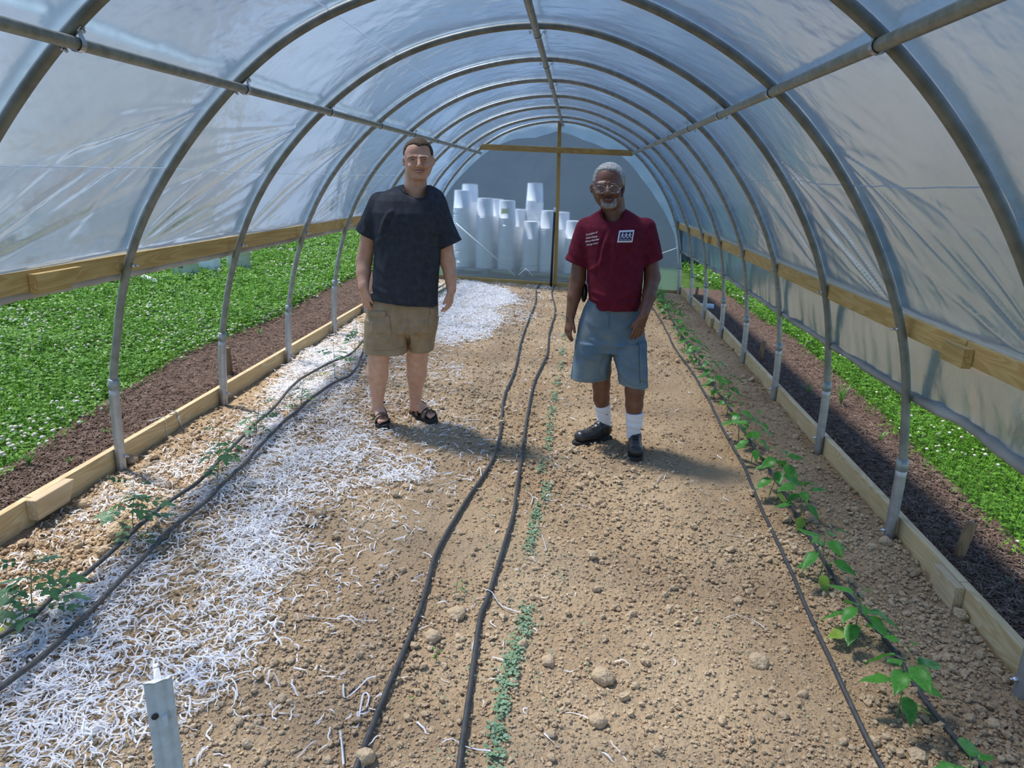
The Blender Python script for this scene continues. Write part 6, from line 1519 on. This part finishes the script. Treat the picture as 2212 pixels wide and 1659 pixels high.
obj('badge_panel', *patch(TS, [pu(.09, .14), pu(.93, .20), pu(.91, .88), pu(.08, .84)], 10, 8, .0030), M['navyp'], badge) if False else None
def flat_poly(poly, lift):
    """small flat printed shape on the cloth, given in badge coordinates"""
    P = [cast(TS, *pu(u, v), lift) for u, v in poly]; c = sum(P, Vector()) / len(P)
    return P + [p + Vector(ray(1350, 510)).normalized() * .0007 for p in P], [tuple(range(len(P)))] + [(i, len(P) + i, len(P) + (i + 1) % len(P), (i + 1) % len(P)) for i in range(len(P))]
def grid_poly(u0, v0, u1, v1, lift, n=8):
    V = [cast(TS, *pu(u0 + (u1 - u0) * i / n, v0 + (v1 - v0) * j / n), lift) for j in range(n + 1) for i in range(n + 1)]
    return V, [(j * (n + 1) + i, (j + 1) * (n + 1) + i, (j + 1) * (n + 1) + i + 1, j * (n + 1) + i + 1) for j in range(n) for i in range(n)]
obj('badge_panel', *grid_poly(.09, .15, .92, .86, .0036), M['navyp'], shirt)
fig = []
def bar(u0, v0, u1, v1, w_):
    du, dv = u1 - u0, v1 - v0; l = math.hypot(du, dv * .8); nu, nv = -dv * .8 / l * w_, du / l * w_ / .8
    n = 3; out = []
    for k in range(n):
        a, b = k / n, (k + 1) / n; out.append(flat_poly([(u0 + du * a + nu, v0 + dv * a + nv), (u0 + du * b + nu, v0 + dv * b + nv), (u0 + du * b - nu, v0 + dv * b - nv), (u0 + du * a - nu, v0 + dv * a - nv)], .0044))
    return out
for k, u in enumerate((.27, .51, .75)):
    fig.append(flat_poly([(u + .035 * math.cos(a), .24 + .045 * math.sin(a)) for a in np.linspace(0, 2 * math.pi, 11)[:-1]], .0044))
    fig += bar(u, .30, u, .47, .030) + bar(u, .34, u - .11, .40, .018) + bar(u, .34, u + .11, .40, .018)
    fig += bar(u - .005, .45, u - .12, .66, .020) + bar(u + .005, .45, u + .12, .66, .020)
obj('badge_figures', *merge(fig), M['printw'], shirt, smooth=False)
fig = []
for k in range(15):
    if k in (5, 11): continue
    u = .15 + k * .046; fig += [flat_poly([(u, .745), (u + .030, .745), (u + .030, .80), (u, .80)], .0044)]
obj('badge_lettering', *merge(fig), M['printw'], shirt, smooth=False)
# denim shorts
kf = Field(axis(-.14, .62, .0055), axis(4.06, 4.78, .0055), axis(.08, .92, .0055))
B.sec(kf, [(642, 1274, 1385, -.13, .15), (668, 1262, 1386, -.14, .16), (700, 1250, 1390, -.14, .165), (740, 1243, 1394, -.14, .17), (756, 1241, 1396, -.135, .17)], .02, 2.5)
B.sec(kf, [(735, 1244, 1330, -.14, .17), (760, 1241, 1324, -.125, .165), (790, 1236, 1319, -.105, .155), (845, 1228, 1312, -.09, .15)], .012, 2.4); B.sec(kf, [(735, 1312, 1395, -.145, .15), (760, 1322, 1397, -.155, .10), (790, 1328, 1398, -.165, .06), (870, 1343, 1399, -.18, .02)], .012, 2.4)
kf.plane(tuple(B.p(1270, 829, -.12)), (.02, 0, -1), (-.3, 4, -.3), (B.p(1327, 800, -.1)[0], 5, .36)); kf.plane(tuple(B.p(1370, 842, -.18)), (-.10, 0, -1), (B.p(1327, 800, -.1)[0], 4, -.3), (.9, 5, .36))
V, F = kf.mesh(); V = relax(V, F, 2); V = displace(V, F, wrinkle(V, 24, .006, 8, 6) + creases(V, [(1320, 745, 1268, 735, 5, .008), (1322, 750, 1372, 738, 5, .008), (1255, 760, 1310, 800, 6, .006), (1340, 780, 1390, 800, 6, .006), (1315, 770, 1305, 820, 5, .007), (1335, 780, 1350, 825, 5, .007), (1265, 690, 1300, 712, 6, .006), (1375, 690, 1335, 712, 6, .006)], B.y0)); TK = bvh([(V, F)])
sh = obj('denim_shorts', V, F, M['denim'], rootB); sh['label'] = 'long worn blue denim shorts with dusty stains'
obj('fly', *patch(TK, [(1308, 677), (1317, 677), (1315, 712), (1307, 706)], 5, 8, .004), M['denim'], sh)
obj('cargo_pocket', *patch(TK, [(1381, 752), (1397, 748), (1396, 826), (1383, 822)], 6, 12, .010), M['denim'], sh)
obj('pocket_flap', *patch(TK, [(1378, 740), (1397, 738), (1397, 758), (1388, 764)], 6, 6, .016), M['denim'], sh)
obj('side_seam', *seamline(TK, [(1247, 735), (1240, 765), (1236, 800), (1234, 820)], .0022), M['denim_d'], sh)
obj('side_seam', *seamline(TK, [(1381, 752), (1382, 790), (1383, 828)], .0018), M['denim_d'], sh)
obj('leg_hem', *seamline(TK, [(1232, 819), (1260, 822), (1290, 821), (1314, 817)], .0018), M['denim'], sh)
obj('leg_hem', *seamline(TK, [(1345, 818), (1362, 830), (1380, 834), (1397, 828)], .0018), M['denim'], sh)
ph = Vector(B.p(1262, 632, .05)); V, F = sphere(ph, 1, 12, 10, (.022, .03, .062)); o = obj('phone_pouch', V, F, M['blackpl'], rootB); o['label'] = 'black pouch on the belt'
# socks and shoes
def sockmesh(pts, R, lab):
    f = Field(*[axis(min(p[i] for p in pts) - .09, max(p[i] for p in pts) + .09, .005) for i in range(3)])
    for i in range(len(pts) - 1): f.cap(pts[i], pts[i + 1], R[i], R[i + 1], .012)
    top = np.array(pts[0]); up = top - np.array(pts[1]); f.plane(top, up)
    for z in (.25, .5, .7, .85): 
        q = top * (1 - z) + np.array(pts[-1]) * z
    V, F = f.mesh(); V = relax(V, F, 1); V = displace(V, F, .0016 * np.sin((V[:, 2] - V[:, 2].min()) * 150 + V[:, 0] * 20))
    o = obj('sock', V, F, M['sock'], rootB); o['label'] = lab
def shoe(heel, toe, lab):
    heel, toe = Vector(heel), Vector(toe); d = toe - heel; L = d.length; d.normalize(); s = Vector((d.y, -d.x, 0)); b = lambda t, o, h: heel + d * (L * t) + s * o + Vector((0, 0, h))
    lo = heel - Vector((.2, .2, .05)); hi = heel + d * L
    f = Field(axis(min(heel.x, toe.x) - .09, max(heel.x, toe.x) + .09, .0045), axis(min(heel.y, toe.y) - .09, max(heel.y, toe.y) + .09, .0045), axis(heel.z - .05, heel.z + .20, .0045))
    f.cap(b(.10, 0, .05), b(.35, 0, .055), .037, .038, .015); f.cap(b(.13, 0, .085), b(.28, 0, .090), .042, .040, .015); f.cap(b(.32, 0, .075), b(.62, 0, .045), .036, .036, .02)
    f.cap(b(.45, .008, .035), b(.84, .010, .036), .038, .038, .015); f.cap(b(.45, -.010, .035), b(.84, -.010, .036), .036, .036, .015)
    f.plane(tuple(b(0, 0, .004)), (0, 0, -1)); f.plane(tuple(b(.2, 0, .105)), tuple(-d * .45 + Vector((0, 0, 1)))); f.cap(b(.20, 0, .16), b(.22, 0, .10), .034, .030, .004, sub=True)
    V, F = f.mesh(); V = relax(V, F, 1); T = BVHTree.FromPolygons([tuple(v) for v in V], [tuple(int(i) for i in q) for q in F])
    g = bpy.data.objects.new('shoe', None); g.empty_display_size = .05; link(g, rootB); g.location = b(.5, 0, 0) - rootB.location; g['label'] = lab
    obj('upper', V, F, M['leather'], g)
    out = [(-.035, 0), (-.015, .030), (.12, .038), (.45, .040), (.72, .052), (.92, .044), (1.02, .022), (1.035, 0), (1.02, -.022), (.92, -.044), (.72, -.050), (.45, -.040), (.12, -.038), (-.015, -.030)]
    out = [(p.x, p.y * .1) for p in spline([(t, o * 10, 0) for t, o in out] + [(out[0][0], out[0][1] * 10, 0)], .04)][:-1]
    V, F = prism([b(t, o * .95, -.012) for t, o in out], (0, 0, .019)); obj('sole', V, F, M['sole'], g, smooth=False)
    def top(t, o):
        q = b(t, o, .3); h = T.ray_cast(q, Vector((0, 0, -1))); return h[0] if h[0] else b(t, o, .08)
    for k in range(4):
        t = .34 + .075 * k; pp = [top(t, o) + Vector((0, 0, .003)) for o in (-.018, -.006, .006, .018)]; obj('lace', *tube(pp, .0024, 6), M['strap_b'], g)
    obj('tongue_edge', *tube(spline([top(.32, -.030) , top(.45, -.020), top(.62, -.012), top(.645, 0), top(.62, .012), top(.45, .020), top(.32, .030)], .01), .0022, 5), M['leather'], g)
sh1 = on_ground(1316, 946, .012); tt = on_ground(1256, 956, .012); dd = (tt - sh1).normalized(); 
sockmesh([B.p(1301, 873, .108), B.p(1304, 900, .13), B.p(1307, 925, .15), np.array(sh1) + np.array(dd) * .07 + np.array([0, 0, .07])], [.053, .046, .040, .028], 'white crew sock'); shoe(sh1, sh1 + dd * .285, 'black leather lace-up shoe pointing left')
sh2 = on_ground(1368, 962, .012); tt = on_ground(1373, 996, .012); dd = (tt - sh2).normalized()
sockmesh([B.p(1370.5, 890, -.033), B.p(1370, 915, -.028), B.p(1368, 940, -.02), np.array(sh2) + np.array(dd) * .06 + np.array([0, 0, .07])], [.059, .050, .041, .028], 'white crew sock'); shoe(sh2, sh2 + dd * .285, 'black leather lace-up shoe pointing at the camera')
